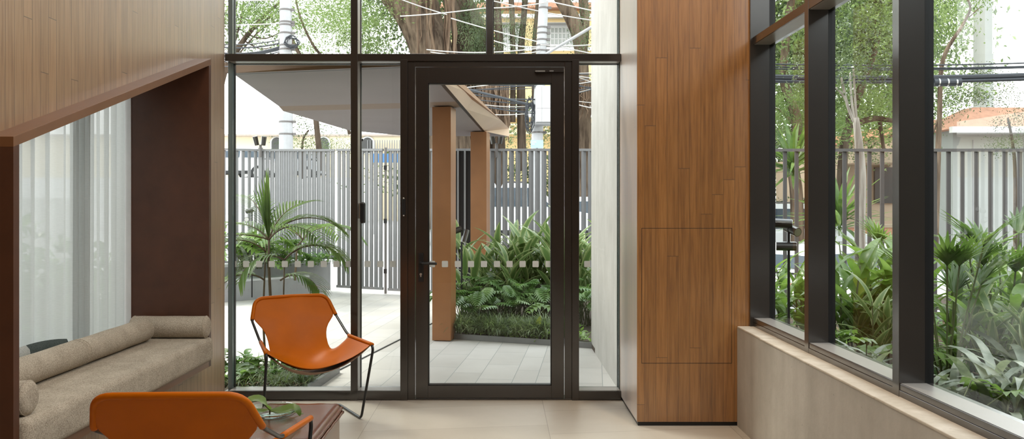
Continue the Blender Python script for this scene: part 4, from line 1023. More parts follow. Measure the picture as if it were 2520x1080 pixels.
place(mo, 1965, 6.6, 2.3, .9, 'bright split leaf plant beside the second mullion in the first side pane')
wl = thing('broad_lime_leaf_plant', 'plant with one big lime yellow leaf in the second side window pane', 'plant', (xat(2108, 6.9), 6.9, .03), local=True)
b = MB(); s = MB(); s.tube([(0, 0, 0), (.02, 0, .35), (.0, 0, .62)], .009, 6); broad_leaf(b, (0, 0, .55), .9, 1.2, .58, .055); b.build('lime_leaf', M['leaf_lime'], wl); b = MB()
broad_leaf(b, (.02, 0, .4), 2.6, 1.0, .5, .05); broad_leaf(b, (.0, 0, .35), 5.4, .9, .5, .05); broad_leaf(b, (.0, 0, .3), 4.2, .6, .45, .05); b.build('leaf', M['leaf_bright'], wl); s.build('stem', M['stem'], wl)
sg_ = blade_proto('strap_leaf_plant', 'silvery arching strap leaved plant low in the third side window pane', 'plant', M['leaf_grey'], 7, 5, .62, .034, .30, (.5, 1.2), (1.0, 2.0), True, .15, 95, None, .3)
place(sg_, 2440, 5.0, 0, 1.0, first=True)
place(sg_, 2150, 5.8, 1, .8, 'silvery arching strap leaved plant low in the second side window pane')
place(sg_, 2320, 5.1, 2, .75, 'silvery arching strap leaved plant beside the third mullion')
place(sg_, 2540, 5.2, 3, 1.0, 'silvery arching strap leaved plant at the lower right edge of the frame')
cv = blade_proto('dracaena', 'dark caned dracaena with narrow leaves in the third side window pane', 'plant', M['leaf_palm'], 6, 9, .30, .020, 1.05, (.5, 1.3), (.5, 1.6), True, .22, 97, None, .35)
place(cv, 2395, 6.9, 0, 1.0, first=True)
place(cv, 2465, 6.5, 2, 1.05, 'dark caned dracaena at the right of the third side window pane')
place(cv, 2150, 7.4, 1, .95, 'dark caned dracaena behind the lime leaf in the second side window pane')
b = MB(); rr = random.Random(77)
for i in range(2600):
    x = rr.uniform(2.1, 5.5); y = rr.uniform(3.6, 9.5)
    if mnoise.noise(V((x * 1.5, y * 1.5, 7))) < -.05: continue
    curve_leaf(b, (x, y, .03), rr.uniform(0, 6.28), rr.uniform(.10, .26), rr.uniform(.008, .022), rr.uniform(.3, 1.4), rr.uniform(.4, 2.0), 3)
o = b.build('ground_cover_leaves', M['leaf_bed'], origin=(3.2, 6, .03), smooth=True); tag(o, 'low leafy ground cover of the side garden below the side window', 'ground cover', kind='stuff')
b = MB()
for i in range(900):
    x = rr.uniform(2.05, 5.5); y = rr.uniform(3.6, 10.0); curve_leaf(b, (x, y, .04 + rr.random() * .05), rr.uniform(0, 6.28), rr.uniform(.10, .24), .016, rr.uniform(-.2, .6), rr.uniform(0, 1.2), 3)
o = b.build('fallen_leaves', M['leaf_dry'], origin=(3.2, 6, .04)); tag(o, 'dry brown leaves lying under the side garden plants', 'leaves', kind='stuff')

# ================================================================= street furniture
def pole(label, pts, rads, bands, y):
    root = thing('utility_pole', label, 'utility pole', (pts[0].x, y, pts[0].z), 'concrete utility poles')
    b = MB(); b.tube(pts, rads, 20); b.build('shaft', M['pole'], root, smooth=True)
    for z in bands:
        k = 0
        while k < len(pts) - 2 and pts[k + 1].z < z: k += 1
        u = (z - pts[k].z) / (pts[k + 1].z - pts[k].z); p = pts[k].lerp(pts[k + 1], u); r = rads[k] + (rads[k + 1] - rads[k]) * u
        b = MB(); b.tube([p - ZU * .015, p + ZU * .015], r + .010, 16); b.rbox((p.x + r + .03, p.y - .02, p.z), (.07, .05, .05)); b.build('steel_band', M['fence_dark'], root)
    return root
PY = 17.0
pa = [at(704, 640, PY), at(704, 365, PY), at(703, 0, PY), at(703, -160, PY)]
pL = pole('pale concrete utility pole behind the fence left of the canopy', pa, [.150, .142, .118, .11], [at(703, q, PY).z for q in (25, 55, 62, 82, 112, 122, 300, 330)], PY)
pb = [at(1318, 640, PY), at(1322, 340, PY), at(1332, 130, PY), at(1338, 0, PY), at(1344, -160, PY)]
pR = pole('concrete utility pole carrying a white cabinet seen through the glass door', pb, [.130, .118, .105, .096, .09], [at(1330, q, PY).z for q in (20, 68, 82, 98, 112, 125, 326)], PY)
def tangle(par, cx, cz, y, n, rx, rz, seed):
    rr = random.Random(seed)
    for i in range(n):
        pts = []; a0 = rr.uniform(0, 6.28); sx, sz = rr.uniform(.4, 1) * rx, rr.uniform(.4, 1) * rz
        for q in range(12):
            a = a0 + q * .5; pts.append(V((cx + sx * math.cos(a) + rr.uniform(-.02, .02), y - .14 + rr.uniform(-.03, .03), cz + sz * math.sin(a))))
        b = MB(); b.tube(pts, .010, 5); b.build('cable_loop', M['cable_dark'], par, smooth=True)
pc = at(712, 108, PY); tangle(pL, pc.x + .1, pc.z, PY - .05, 6, .16, .16, 1)
pc = at(1303, 285, PY); tangle(pR, pc.x, pc.z, PY - .05, 9, .10, .40, 2)
c0_, c1_ = at(1318, 302, PY - .3), at(1372, 214, PY - .3)
cb = thing('meter_cabinet', 'white metal cabinet fixed to the utility pole behind the glass door', 'cabinet', (c0_.x, PY - .2, c0_.z))
b = MB(); b.box(c0_.x, c1_.x, PY - .45, PY - .13, c0_.z, c1_.z); b.build('case', M['white_box'], cb, bevel=.01)
b = MB(); xm = c0_.x + (c1_.x - c0_.x) * .27; b.box(xm, xm + .006, PY - .453, PY - .44, c0_.z + .01, c1_.z - .01); b.box(c0_.x + .01, c1_.x - .01, PY - .453, PY - .44, c0_.z + .27, c0_.z + .276); b.build('seam', M['fence'], cb)
b = MB(); b.box(c0_.x - .02, c1_.x, PY - .47, PY - .12, c0_.z - .05, c0_.z - .01); b.build('bracket', M['fence'], cb)
q0, q1 = at(1306, 364, 16.6), at(1337, 345, 16.6)
sg = thing('street_sign', 'small pale blue street sign above the fence at the right utility pole', 'sign', (q0.x, 16.6, q0.z)); b = MB(); b.box(q0.x, q1.x, 16.59, 16.61, q0.z, q1.z); b.build('plate', M['sign_pale'], sg)
b = MB(); b.box(q0.x + .02, q0.x + .11, 16.585, 16.588, q1.z - .05, q1.z - .03); b.box(q0.x + .02, q0.x + .08, 16.585, 16.588, q1.z - .09, q1.z - .07); b.build('lettering', M['white_box'], sg)
b = MB(); b.tube([((q0.x + q1.x) / 2, 16.63, q0.z - 1.6), ((q0.x + q1.x) / 2, 16.63, q1.z)], .02, 8); b.build('post', M['fence'], sg)
q0, q1 = at(912, 400, 22), at(1002, 378, 22)
sg = thing('street_hoarding', 'blue painted hoarding strip seen between the gate slats', 'hoarding', (q0.x, 22, q0.z)); b = MB(); b.box(q0.x, q1.x, 21.97, 22.03, q0.z, q1.z); b.build('board', M['sign_blue'], sg)
for xx in (q0.x + .1, q1.x - .1):
    b = MB(); b.tube([(xx, 22.03, street_z(xx, 22)), (xx, 22.03, q1.z)], .03, 8); b.build('post', M['fence'], sg)
# overhead cables
NC = [0]
def cable(p, q, sag, r, mat, label, group):
    pts = []
    for i in range(17):
        u = i / 16; pts.append(V(p).lerp(V(q), u) - ZU * sag * 4 * u * (1 - u))
    b = MB(); b.tube(pts, r, 5, True); o = b.build('overhead_cable', mat, smooth=True, origin=tuple(pts[0])); tag(o, label, 'cable', group); NC[0] += 1
G1 = 'pale overhead cables above the door'; T1 = 'pale thin overhead cable crossing the panes above the door'
for (a, c, sag) in (((960, -12, 18), (1100, 36, 18.5), .02), ((985, 40, 18), (1190, 20, 17), .02), ((1110, 45, 18), (1500, 140, 17), .05), ((1190, 20, 17.5), (1345, 6, 16.8), .03), ((1205, 0, 17), (1470, 52, 17), .03), ((1200, 95, 18), (1330, 115, 16.9), .06), ((1345, 2, 16.8), (1475, 30, 16), .0), ((1330, 110, 16.8), (1480, 108, 17), .03), ((1050, 122, 19), (1330, 118, 16.8), .08), ((1060, 128, 19), (1330, 126, 16.8), .1)):
    cable(at(*a), at(*c), sag, .012, M['cable_light'], T1, G1)
o0, o1 = at(1345, 132, 16.7), at(1470, 58, 15.0); cable(o0, o1, .0, .030, M['pole'], 'thick pale conduit slanting up from the right utility pole', None)
G2 = 'pale overhead cables in the upper left pane'; T2 = 'pale thin overhead cable crossing the upper left pane'
for (a, c, sag) in (((480, 2, 17), (760, -4, 17), .02), ((480, 61, 17), (700, 57, 17), .02), ((520, 8, 17), (700, -30, 17), .02)):
    cable(at(*a), at(*c), sag, .011, M['cable_light'], T2, G2)
G3 = 'dark overhead cables left of the utility pole'; T3 = 'dark overhead cable bundle running to the left utility pole'
for i in range(9):
    cable(at(460, 95 + i * 7 + R.uniform(-3, 3), 17.5), at(703, 96 + i * 5 + R.uniform(-4, 4), 17), .10 + R.random() * .1, .010 + .008 * R.random(), M['cable_dark'], T3, G3)
G4 = 'dark cables above the canopy fascia'; T4 = 'dark overhead cable running from the fig trunk to the right utility pole'
cable(at(1090, 205, 17.3), at(1322, 262, 16.9), .0, .028, M['cable_dark'], 'thick dark cable bundle above the canopy fascia', None)
rr = random.Random(4)
for i in range(14):
    cable(at(1000, 178 + rr.uniform(0, 60), 18), at(1322, 190 + rr.uniform(0, 90), 16.9), rr.uniform(-.05, .25), rr.choice((.007, .009, .012)), M['cable_dark'] if i % 3 else M['cable_light'], T4 if i % 3 else 'pale overhead cable running from the fig trunk to the right utility pole', G4 if i % 3 else 'pale cables above the canopy fascia')
for i in range(14):
    cable(at(1330, 150 + i * 8, 16.9), at(1520, 165 + rr.uniform(0, 115), 17), rr.uniform(0, .15), rr.choice((.007, .010)), M['cable_dark'] if i % 2 else M['cable_light'], 'dark overhead cable between the right utility pole and the concrete pier' if i % 2 else 'pale overhead cable between the right utility pole and the concrete pier', 'dark cables beside the pier' if i % 2 else 'pale cables beside the pier')
GY = 13.5
for i, (ya, yb_) in enumerate(((155, 152), (160, 158), (166, 163), (186, 178), (191, 184), (196, 190), (199, 187))):
    thick = i in (3, 4, 5)
    cable(at(1800, ya + rr.uniform(-2, 2), GY), at(2620, yb_ + rr.uniform(-2, 2), GY), .05, .030 if thick else .012, M['cable_dark'], 'dark overhead cable bundle crossing all the side window panes' if thick else 'thin dark overhead cable above the bundle in the side window', 'dark bundle in the side window' if thick else 'thin dark cables in the side window')
jc = at(2330, 203, GY); jb = thing('hanging_splice_case', 'dark cylindrical splice case hanging from the cable bundle in the third side pane', 'splice case', jc)
b = MB(); b.tube([jc + V((-.22, 0, 0)), jc + V((.22, 0, .01))], .065, 14); b.build('case', M['cable_dark'], jb, smooth=False)
for sx in (-.14, .0, .14):
    b = MB(); b.tube([jc + V((sx - .012, 0, 0)), jc + V((sx + .012, 0, 0))], .070, 14); b.build('clamp', M['metal'], jb)

# ================================================================= cars
def car(label, loc, yaw, paint, suv=False):
    root = thing('car', label, 'car', loc, None, local=True, yaw=yaw)
    W = .86; top = 1.62 if suv else 1.45; n = 4
    low = [(-2.1, .42), (-2.12, .70), (-1.95, .92), (-1.1, .98), (1.25, .98), (2.0, .84), (2.14, .62), (2.12, .36), (-2.05, .30)]
    b = MB()
    def ext(poly, w0, w1, zsplit=None):
        k = len(poly); nb = len(b.v)
        b.v.extend([V((x, -w0, z)) for x, z in poly]); b.v.extend([V((x, w0, z)) for x, z in poly])
        b.f.append(tuple(nb + i for i in range(k))); b.f.append(tuple(nb + k + i for i in reversed(range(k))))
        for i in range(k): j = (i + 1) % k; b.f.append((nb + j, nb + i, nb + k + i, nb + k + j))
    ext(low, W, W); o = b.build('body', M[paint], root, bevel=.06)
    b = MB(); z0 = .97; cab = [(-1.85, z0, W - .03), (-1.45, top - .06, W - .17), (-1.2, top, W - .2), (.35, top, W - .2), (.6, top - .05, W - .19), (1.25, z0, W - .03)]
    for sgn in (1, -1): b.poly([(x, sgn * w, z) for x, z, w in (cab if sgn == -1 else cab[::-1])])
    for i in range(5):
        (x0, z0_, w0), (x1, z1, w1) = cab[i], cab[i + 1]; b.quad((x0, w0, z0_), (x0, -w0, z0_), (x1, -w1, z1), (x1, w1, z1))
    b.build('cabin', M[paint], root)
    b = MB()
    for sgn in (1, -1):
        for (xa, xb, xc, xd) in ((-1.55, -.62, -.62, -1.28), (-.52, .30, .30, -.52), (.40, 1.02, .52, .40)):
            zl, zh = 1.02, top - .12; wl_, wh = W - .03, W - .165
            b.quad((xa, sgn * (wl_ + .006), zl), (xb, sgn * (wl_ + .006), zl), (xc, sgn * (wh + .012), zh), (xd, sgn * (wh + .012), zh))
    b.quad((1.20, -.70, 1.02), (1.20, .70, 1.02), (.63, .62, top - .08), (.63, -.62, top - .08)); b.quad((-1.82, -.70, 1.05), (-1.82, .70, 1.05), (-1.49, .62, top - .12), (-1.49, -.62, top - .12))
    b.build('window', M['car_glass'], root)
    b = MB(); b.box(-2.0, 2.08, -W - .01, W + .01, .28, .42); b.build('skirt', M['tyre'], root)
    for x in (-1.35, 1.32):
        for s_ in (1, -1):
            ax = Matrix.Rotation(PI / 2, 3, 'X'); b = MB(); b.lathe([(0, -.10), (.30, -.10), (.325, -.07), (.325, .07), (.30, .10), (0, .10)], (x, s_ * (W - .06), .325), 20, ax); wo = b.build('wheel', M['tyre'], root)
            b = MB(); b.lathe([(0, -.105), (.19, -.105), (.2, 0), (.19, .105), (0, .105)], (x, s_ * (W - .06), .325), 14, ax); b.build('hubcap', M['metal'], wo)
    for s_ in (1, -1):
        b = MB(); b.rbox((2.09, s_ * .62, .70), (.06, .3, .13)); b.build('headlight', M['white_frame'], root); b = MB(); b.rbox((-2.09, s_ * .66, .74), (.05, .22, .15)); b.build('tail_light', M['roof_tile'], root)
        b = MB(); b.rbox((.98, s_ * (W + .08), 1.03), (.1, .14, .1)); b.build('mirror', M[paint], root)
    if suv:
        b = MB()
        for s_ in (1, -1): b.tube([(-1.1, s_ * .6, top + .03), (.3, s_ * .6, top + .03)], .02, 6)
        b.build('roof_rail', M['fence_dark'], root)
    return root
def on_street(px, y): x = xat(px, y); return (x, y, street_z(x, y))
car('white estate car parked beyond the fence behind the gingers', on_street(1258, 22), 0.0, 'car_white', True)
car('white car parked beyond the fence at the right door stile', on_street(1460, 22.6), 0.02, 'car_white')
car('white car parked on the street behind the first side window pane', on_street(1930, 21), 0.0, 'car_white', True)
car('white car on the street low behind the second side window pane', (xat(2100, 15.5), 15.8, -.75), .5, 'car_white')
kx = xat(605, 27)
b = MB(); b.box(-24, -5.2, 28.8, 35.9, -.2, 2.36); tag(b.build('wall_terrace_lot', M['white_wall']), 'raised parking lot retaining wall behind the left fence return', 'retaining wall', kind='structure')
car('white car parked on the raised lot behind the left fence return', (xat(575, 32), 32, 2.36), PI, 'car_white').scale = (.85, .85, .82)
car('silver car parked on the raised lot behind the close-slatted fence', (xat(690, 32.3), 32.3, 2.36), PI, 'car_grey').scale = (.85, .85, .80)

# ================================================================= houses
def arch_window(par, x, y, z, w, h):
    b = MB(); pts = [(x - w / 2, z), (x + w / 2, z)] + [(x + w / 2 * math.cos(a), z + h - w / 2 + w / 2 * math.sin(a)) for a in [i * PI / 10 for i in range(11)]]
    o = None
    outer = [((px_ - x) * 1.35 + x, (pz - z) * 1.14 + z - .05) for px_, pz in pts]
    b.poly([(p[0], y - .06, p[1]) for p in outer]); o = b.build('window_surround', M['white_wall'], par); b = MB(); b.poly([(p[0], y - .08, p[1]) for p in pts]); b.build('pane', M['dark_void'], o)
h1 = thing('house', 'cream house with arched windows behind the fence left of the canopy', 'house', (-9, 36, 2.2))
b = MB(); b.box(-26, -3.2, 36, 44, .2, 4.38); b.build('wall', M['cream_wall'], h1)
b = MB(); b.box(-26.4, -8.5, 35.5, 36.2, 4.36, 4.42); b.box(-26.2, -3.0, 35.9, 44, 4.38, 4.46); b.build('roof', M['roof_pale'], h1)
for px in (682, 797, 880, 905): 
    arch_window(h1, xat(px, 36), 36, at(0, 376, 36).z, .44, .66)
b = MB()
for i in range(14): b.tube([(xat(905 + i * 6, 35.8), 35.8, 3.3), (xat(905 + i * 6, 35.8), 35.8, 4.2)], .02, 5)
b.build('window_grille', M['fence'], h1)
h2 = thing('house', 'yellow house with white trim behind the fig trees', 'house', (3, 36, 0)); s2_ = F / 36.0
zz = lambda py: EYE + (505 - py) / s2_
b = MB(); b.box(-3.0, 9, 36, 44, -.5, zz(26)); b.build('wall', M['yellow_wall'], h2)
b = MB(); b.box(-3.3, 9.2, 35.7, 36, zz(46), zz(38)); b.box(-3.2, 9.1, 35.8, 36, zz(126), zz(118)); b.box(-3.2, 9.1, 35.2, 36, zz(292), zz(264)); b.build('cornice', M['white_wall'], h2)
b = MB(); b.box(-3.4, 9.3, 35.4, 44.4, zz(26), zz(14)); b.build('roof', M['roof_tile'], h2)
for (pa_, pb_) in ((1345, 1420), (1225, 1275)):
    x0_, x1_ = xat(pa_, 36), xat(pb_, 36); b = MB(); b.box(x0_ - .1, x1_ + .1, 35.85, 36, zz(116), zz(64)); o = b.build('window_surround', M['white_wall'], h2)
    b = MB(); b.box(x0_, x1_, 35.83, 35.86, zz(112), zz(70)); b.build('pane', M['grey_wall'], o)
    b = MB()
    for i in range(9): xx = x0_ + (x1_ - x0_) * i / 8; b.box(xx - .012, xx + .012, 35.80, 35.83, zz(112), zz(70))
    for i in range(4): zv = zz(112) + (zz(70) - zz(112)) * i / 3; b.box(x0_, x1_, 35.80, 35.83, zv - .012, zv + .012)
    b.build('window_grille', M['white_frame'], o)
    b = MB(); b.hexa([(x0_ - .2, 35.2, zz(66)), (x1_ + .2, 35.2, zz(66)), (x1_ + .2, 36, zz(64)), (x0_ - .2, 36, zz(64)), (x0_ - .2, 35.2, zz(65)), (x1_ + .2, 35.2, zz(65)), (x1_ + .2, 36, zz(60)), (x0_ - .2, 36, zz(60))]); b.build('awning', M['fence'], h2)
b = MB()
for i in range(46):
    xx = -3 + i * .26; b.lathe([(.04, zz(328)), (.085, zz(322)), (.04, zz(316)), (.05, zz(312))], (xx, 35.4, 0), 6)
b.box(-3.2, 9.1, 35.3, 35.5, zz(312), zz(308)); b.box(-3.2, 9.1, 35.3, 35.5, zz(333), zz(328)); b.build('balustrade', M['cream_wall'], h2)
h3 = thing('house', 'white rendered house with a clay tile roof in the third side window pane', 'house', (9, 17, 0))
b = MB(); b.box(xat(2345, 17), 22, 17, 18.2, -.8, at(0, 318, 17).z); b.build('wall', M['grey_wall'], h3)
xa = xat(2330, 16.8); zr0 = at(0, 318, 16.8).z
b = MB(); b.hexa([(xa, 16.6, zr0), (22, 16.6, zr0), (22, 18.4, zr0), (xa, 18.4, zr0), (xa + .8, 17.3, zr0 + .5), (20, 17.3, zr0 + .5), (20, 17.7, zr0 + .5), (xa + .8, 17.7, zr0 + .5)]); b.build('roof', M['roof_tile'], h3)
b = MB(); b.box(xa - .05, 22, 16.5, 16.62, zr0 - .09, zr0 + .03); b.build('gutter', M['white_frame'], h3)
b = MB()
for i in range(8): xx = xat(2393, 17) + i * 1.05; b.box(xx, xx + .02, 16.985, 17, -.5, zr0 - .2)
b.build('panel_joint', M['fence'], h3)
h4 = thing('house', 'tall brown building behind the thin tree at the third mullion', 'house', (xat(2320, 27), 27, 0)); b = MB(); b.box(xat(2255, 27), xat(2352, 27), 27, 34, -1, at(0, 322, 27).z); b.build('wall', M['brown_wall'], h4)
b = MB(); b.box(xat(2253, 27) - .1, xat(2450, 27), 26.8, 34, at(0, 322, 27).z, at(0, 296, 27).z); b.build('roof', M['roof_tile'], h4)
h5 = thing('house', 'low house with a flat porch roof behind the pale trunk', 'house', (xat(2120, 27), 27, -.8)); b = MB(); b.box(xat(2060, 27), xat(2225, 27), 27, 33, -1.6, at(0, 395, 27).z); b.build('wall', M['brown_wall'], h5)
b = MB(); b.box(xat(2090, 26), xat(2230, 26), 25.4, 33, at(0, 402, 26).z, at(0, 372, 26).z); b.build('roof', M['brown_wall'], h5)
b = MB(); b.box(xat(2150, 27), xat(2205, 27), 26.9, 27, at(0, 500, 27).z, at(0, 412, 27).z); b.build('garage_door', M['dark_void'], h5)
gw = thing('garden_wall', 'low terracotta and stone garden wall across the street in the side window', 'wall', (12, 24, -1), kind='structure'); b = MB(); b.box(xat(1880, 24.5), xat(2400, 24.5), 24.5, 24.8, -1.8, at(0, 560, 24.5).z); b.build('face', M['roof_tile'], gw); b = MB(); b.box(xat(1880, 24.5), xat(2400, 24.5), 24.45, 24.85, at(0, 560, 24.5).z, at(0, 552, 24.5).z); b.build('coping', M['brown_wall'], gw)
cp = at(2410, 0, 30); ch = thing('distant_tower', 'pale distant tower block rising in the third side window pane', 'tower', (xat(2430, 40), 40, 0)); b = MB(); b.box(xat(2424, 40), xat(2445, 40), 40, 41, -1, at(0, -40, 40).z); b.build('shaft', M['grey_wall'], ch)

# ================================================================= trees
def crown_mesh(name, mat, n, rx, ry, rz, leaf, seed, clumps=26, spread=.26, flat=0., elong=2.0):
    rr = random.Random(seed); b = MB(); cs = []
    for i in range(clumps):
        u = V((rr.gauss(0, 1), rr.gauss(0, 1), rr.gauss(0, 1))).normalized() * rr.uniform(.45, 1.0); cs.append(V((u.x * rx, u.y * ry, u.z * rz)))
    for i in range(n):
        c = cs[i % clumps]; p = c + V((rr.gauss(0, spread) * rx, rr.gauss(0, spread) * ry, rr.gauss(0, spread * (1 - flat)) * rz))
        nm = V((rr.gauss(0, .6), rr.gauss(0, .6), rr.gauss(.5, .6))).normalized(); d_ = nm.orthogonal().normalized(); d_ = Matrix.Rotation(rr.uniform(0, 6.28), 3, nm) @ d_; sd = nm.cross(d_)
        l = leaf * rr.uniform(.6, 1.3); w = l / elong
        k = len(b.v); b.v += [p - d_ * l * .5, p + sd * w * .5 + nm * l * .05, p + d_ * l * .5 - nm * l * .1, p - sd * w * .5 + nm * l * .05]; b.f.append((k, k + 1, k + 2, k + 3))
    return b.mesh(name, mat)
CM = {'fig': crown_mesh('fig_crown', M['leaf_tree'], 5200, 2.4, 2.2, 1.7, .15, 1), 'fig2': crown_mesh('fig_crown', M['leaf_tree'], 3800, 2.0, 2.0, 2.2, .14, 2, 22, .2),
      'feather': crown_mesh('feather_crown', M['leaf_light'], 5600, 2.4, 2.2, 1.4, .085, 3, 36, .16, .6, 3.2), 'sparse': crown_mesh('sparse_crown', M['leaf_tree'], 1500, 2.2, 2.0, 1.8, .13, 4, 24, .17),
      'green': crown_mesh('green_crown', M['leaf_light'], 5600, 2.4, 2.2, 1.8, .12, 5, 30, .2, .3)}
def crown(par, key, c, s=(1, 1, 1), yaw=0.):
    o = bpy.data.objects.new('crown', CM[key]); COL.objects.link(o); o.parent = par; o.location = V(c) - V(par['_o']); o.scale = s; o.rotation_euler = (0, 0, yaw); return o
def rough_tube(b, pts, rads, n=12, amp=.12, seed=0, sub=6):
    pts = [V(p) for p in pts]; P2, R2 = [], []
    for i in range(len(pts) - 1):
        p0, p1, p2, p3 = pts[max(i - 1, 0)], pts[i], pts[i + 1], pts[min(i + 2, len(pts) - 1)]
        for q in range(sub):
            f = q / sub; P2.append(.5 * ((2 * p1) + (p2 - p0) * f + (2 * p0 - 5 * p1 + 4 * p2 - p3) * f * f + (3 * p1 - p0 - 3 * p2 + p3) * f ** 3)); R2.append(rads[i] * (1 - f) + rads[i + 1] * f)
    P2.append(pts[-1]); R2.append(rads[-1]); k0 = len(b.v); b.tube(P2, R2, n)
    for i in range(len(P2)):
        for q in range(n):
            v = b.v[k0 + i * n + q]; d_ = v - P2[i]; a = 2 * PI * q / n
            f = 1 + amp * (mnoise.noise(V((math.cos(a) * 2.2, math.sin(a) * 2.2, P2[i].z * .5 + seed))) + .5 * mnoise.noise(V((math.cos(a) * 6, math.sin(a) * 6, P2[i].z * 1.2 + seed)))); b.v[k0 + i * n + q] = P2[i] + d_ * f
def tree(name, label, y, trunks, crowns, mat='bark', roots=None, group=None, n=14, amp=.16):
    base = trunks[0][0][0]; p0 = at(base[0], base[1], base[2] if len(base) > 2 else y); root = thing(name, label, 'tree', (p0.x, p0.y, p0.z), group)
    for k, tr in enumerate(trunks):
        b = MB(); pts = [at(p[0], p[1], p[2] if len(p) > 2 else y) for p in tr[0]]; s = F / y
        rough_tube(b, pts, [w / s / 2 for w in tr[1]], n, amp, k * 3.1 + y); b.build('trunk' if k == 0 or tr[1][0] > 25 else 'branch', M[tr[2] if len(tr) > 2 else mat], root, smooth=True)
    if roots:
        for (pxa, pxb, pya, pyb, cnt, yr, seed) in roots:
            rr = random.Random(seed); b = MB()
            for i in range(cnt):
                px = rr.uniform(pxa, pxb); yy = yr + rr.uniform(-.4, .4); ln = rr.uniform(.55, 1.0); pts = []
                for q in range(6): pts.append(at(px + rr.uniform(-4, 4) + q * rr.uniform(-1.5, 1.5), pya + (pyb - pya) * ln * q / 5, yy))
                b.tube(pts, [rr.uniform(.008, .035)] * 5 + [.005], 5)
            b.build('aerial_root', M['root'], root, smooth=True)
    for c in crowns: crown(root, c[0], at(c[1], c[2], c[3]), c[4] if len(c) > 4 else (1, 1, 1), c[5] if len(c) > 5 else R.uniform(0, 6))
    return root
tree('fig_tree', 'massive old fig tree with a leaning ridged trunk behind the door', 21,
     [([(1110, 560), (1092, 300), (1062, 130), (1020, 40), (965, -30), (930, -120)], [150, 120, 108, 95, 80, 60]), ([(1075, 300), (1050, 130), (1045, 30), (1060, -60)], [60, 50, 55, 50]), ([(1125, 330), (1090, 150), (1070, 50), (1050, -40)], [70, 44, 40, 40]), ([(1035, 260), (1030, 140), (1012, 60)], [16, 14, 12])],
     [('sparse', 940, 30, 25, (.8, .8, .9)), ('fig2', 990, -90, 24), ('sparse', 915, 90, 22, (.5, .5, .7)), ('sparse', 1090, 180, 25)], roots=[(1030, 1120, -60, 330, 30, 20.5, 1)])
tree('fig_tree', 'twin-stemmed fig tree with ivy between the leaning trunk and the middle mullion', 22,
     [([(1165, 560), (1160, 300), (1140, 140), (1125, 60), (1095, -40)], [70, 58, 42, 36, 34]), ([(1180, 320), (1160, 120), (1150, 40), (1110, -30)], [30, 26, 24, 26]), ([(1215, 420), (1196, 200), (1180, 80), (1150, 10), (1120, -60)], [46, 36, 32, 34, 34])],
     [('fig2', 1165, 70, 21.2, (.26, .26, .6)), ('fig2', 1130, -110, 24), ('fig2', 1190, 110, 21.6, (.28, .28, .4))], mat='bark_dark', roots=[(1130, 1250, 150, 345, 80, 21.2, 2)])
tree('fig_tree', 'fig tree with several slim dark stems right of the middle mullion', 21.5,
     [([(1232, 560), (1225, 240), (1228, 100), (1222, 0), (1230, -80)], [44, 28, 22, 20, 18]), ([(1262, 300), (1262, 100), (1258, 0), (1250, -60)], [14, 14, 13, 12]), ([(1285, 420), (1282, 150), (1290, 30), (1296, -50)], [24, 18, 15, 14]), ([(1316, 380), (1314, 130), (1322, 20), (1326, -40)], [12, 10, 10, 9])],
     [('sparse', 1250, 100, 21, (.25, .25, .5)), ('fig2', 1235, -230, 23, (.7, .7, .7)), ('sparse', 1292, 40, 20.8, (.18, .18, .6))], mat='bark_dark', roots=[(1185, 1250, 205, 360, 70, 19.8, 3)])
tree('fig_tree', 'fig tree leaning in behind the right utility pole beside the concrete pier', 23,
     [([(1442, 560), (1436, 260), (1428, 120), (1410, 50), (1372, -20), (1340, -90)], [40, 34, 32, 38, 36, 34]), ([(1432, 140), (1440, 60), (1432, -30)], [26, 22, 24])],
     [('fig2', 1370, -230, 24, (.8, .8, .8)), ('sparse', 1450, 60, 22, (.3, .3, .5)), ('fig2', 1440, 320, 25, (.6, .6, .7)), ('sparse', 1290, 300, 26, (.8, .8, .6))], roots=[(1405, 1475, 195, 300, 50, 22, 4)])
tree('feathery_tree', 'feathery bright green tree right of the left utility pole', 20,
     [([(790, 420), (765, 200), (730, 120), (700, 60), (690, -20)], [16, 12, 9, 8, 6]), ([(860, 330), (820, 180), (770, 110), (738, 40), (725, -20)], [8, 7, 6, 5, 4]), ([(752, 170), (705, 128), (650, 160)], [6, 9, 5])],
     [('feather', 800, 10, 20, (1, 1, .9)), ('feather', 830, 70, 21, (.75, .75, .6)), ('feather', 760, -30, 20, (1, 1, .8)), ('feather', 872, 60, 22, (.35, .35, .5))], mat='bark_dark')
tree('street_tree', 'spreading tree with slanting branches left of the left utility pole', 22,
     [([(520, 420), (545, 200), (585, 120), (640, 50), (690, 5)], [20, 16, 14, 9, 6]), ([(560, 180), (572, 60), (585, -10)], [12, 9, 7]), ([(560, 170), (610, 85), (640, 60), (672, 36)], [7, 6, 5, 4]), ([(590, 130), (640, 75), (690, 48)], [4, 4, 3]), ([(566, 140), (590, 60), (600, 0)], [6, 5, 3]), ([(575, 120), (570, 40), (560, -10)], [6, 4, 3]), ([(610, 85), (650, 95), (690, 80)], [4, 3, 2]), ([(600, 100), (640, 120), (672, 116)], [4, 3, 2])],
     [('sparse', 610, 20, 22, (.8, .8, .7)), ('sparse', 575, 95, 23, (.5, .5, .5)), ('fig2', 655, -5, 22, (.38, .38, .3)), ('sparse', 560, 10, 23, (.6, .6, .8))], mat='bark_dark')
tree('small_tree', 'small open-leaved tree in front of the cream house behind the fence', 24,
     [([(742, 440), (745, 350), (760, 320)], [6, 5, 4])], [('sparse', 762, 338, 24, (.45, .45, .40)), ('sparse', 838, 345, 25, (.3, .3, .3))], mat='bark_dark')
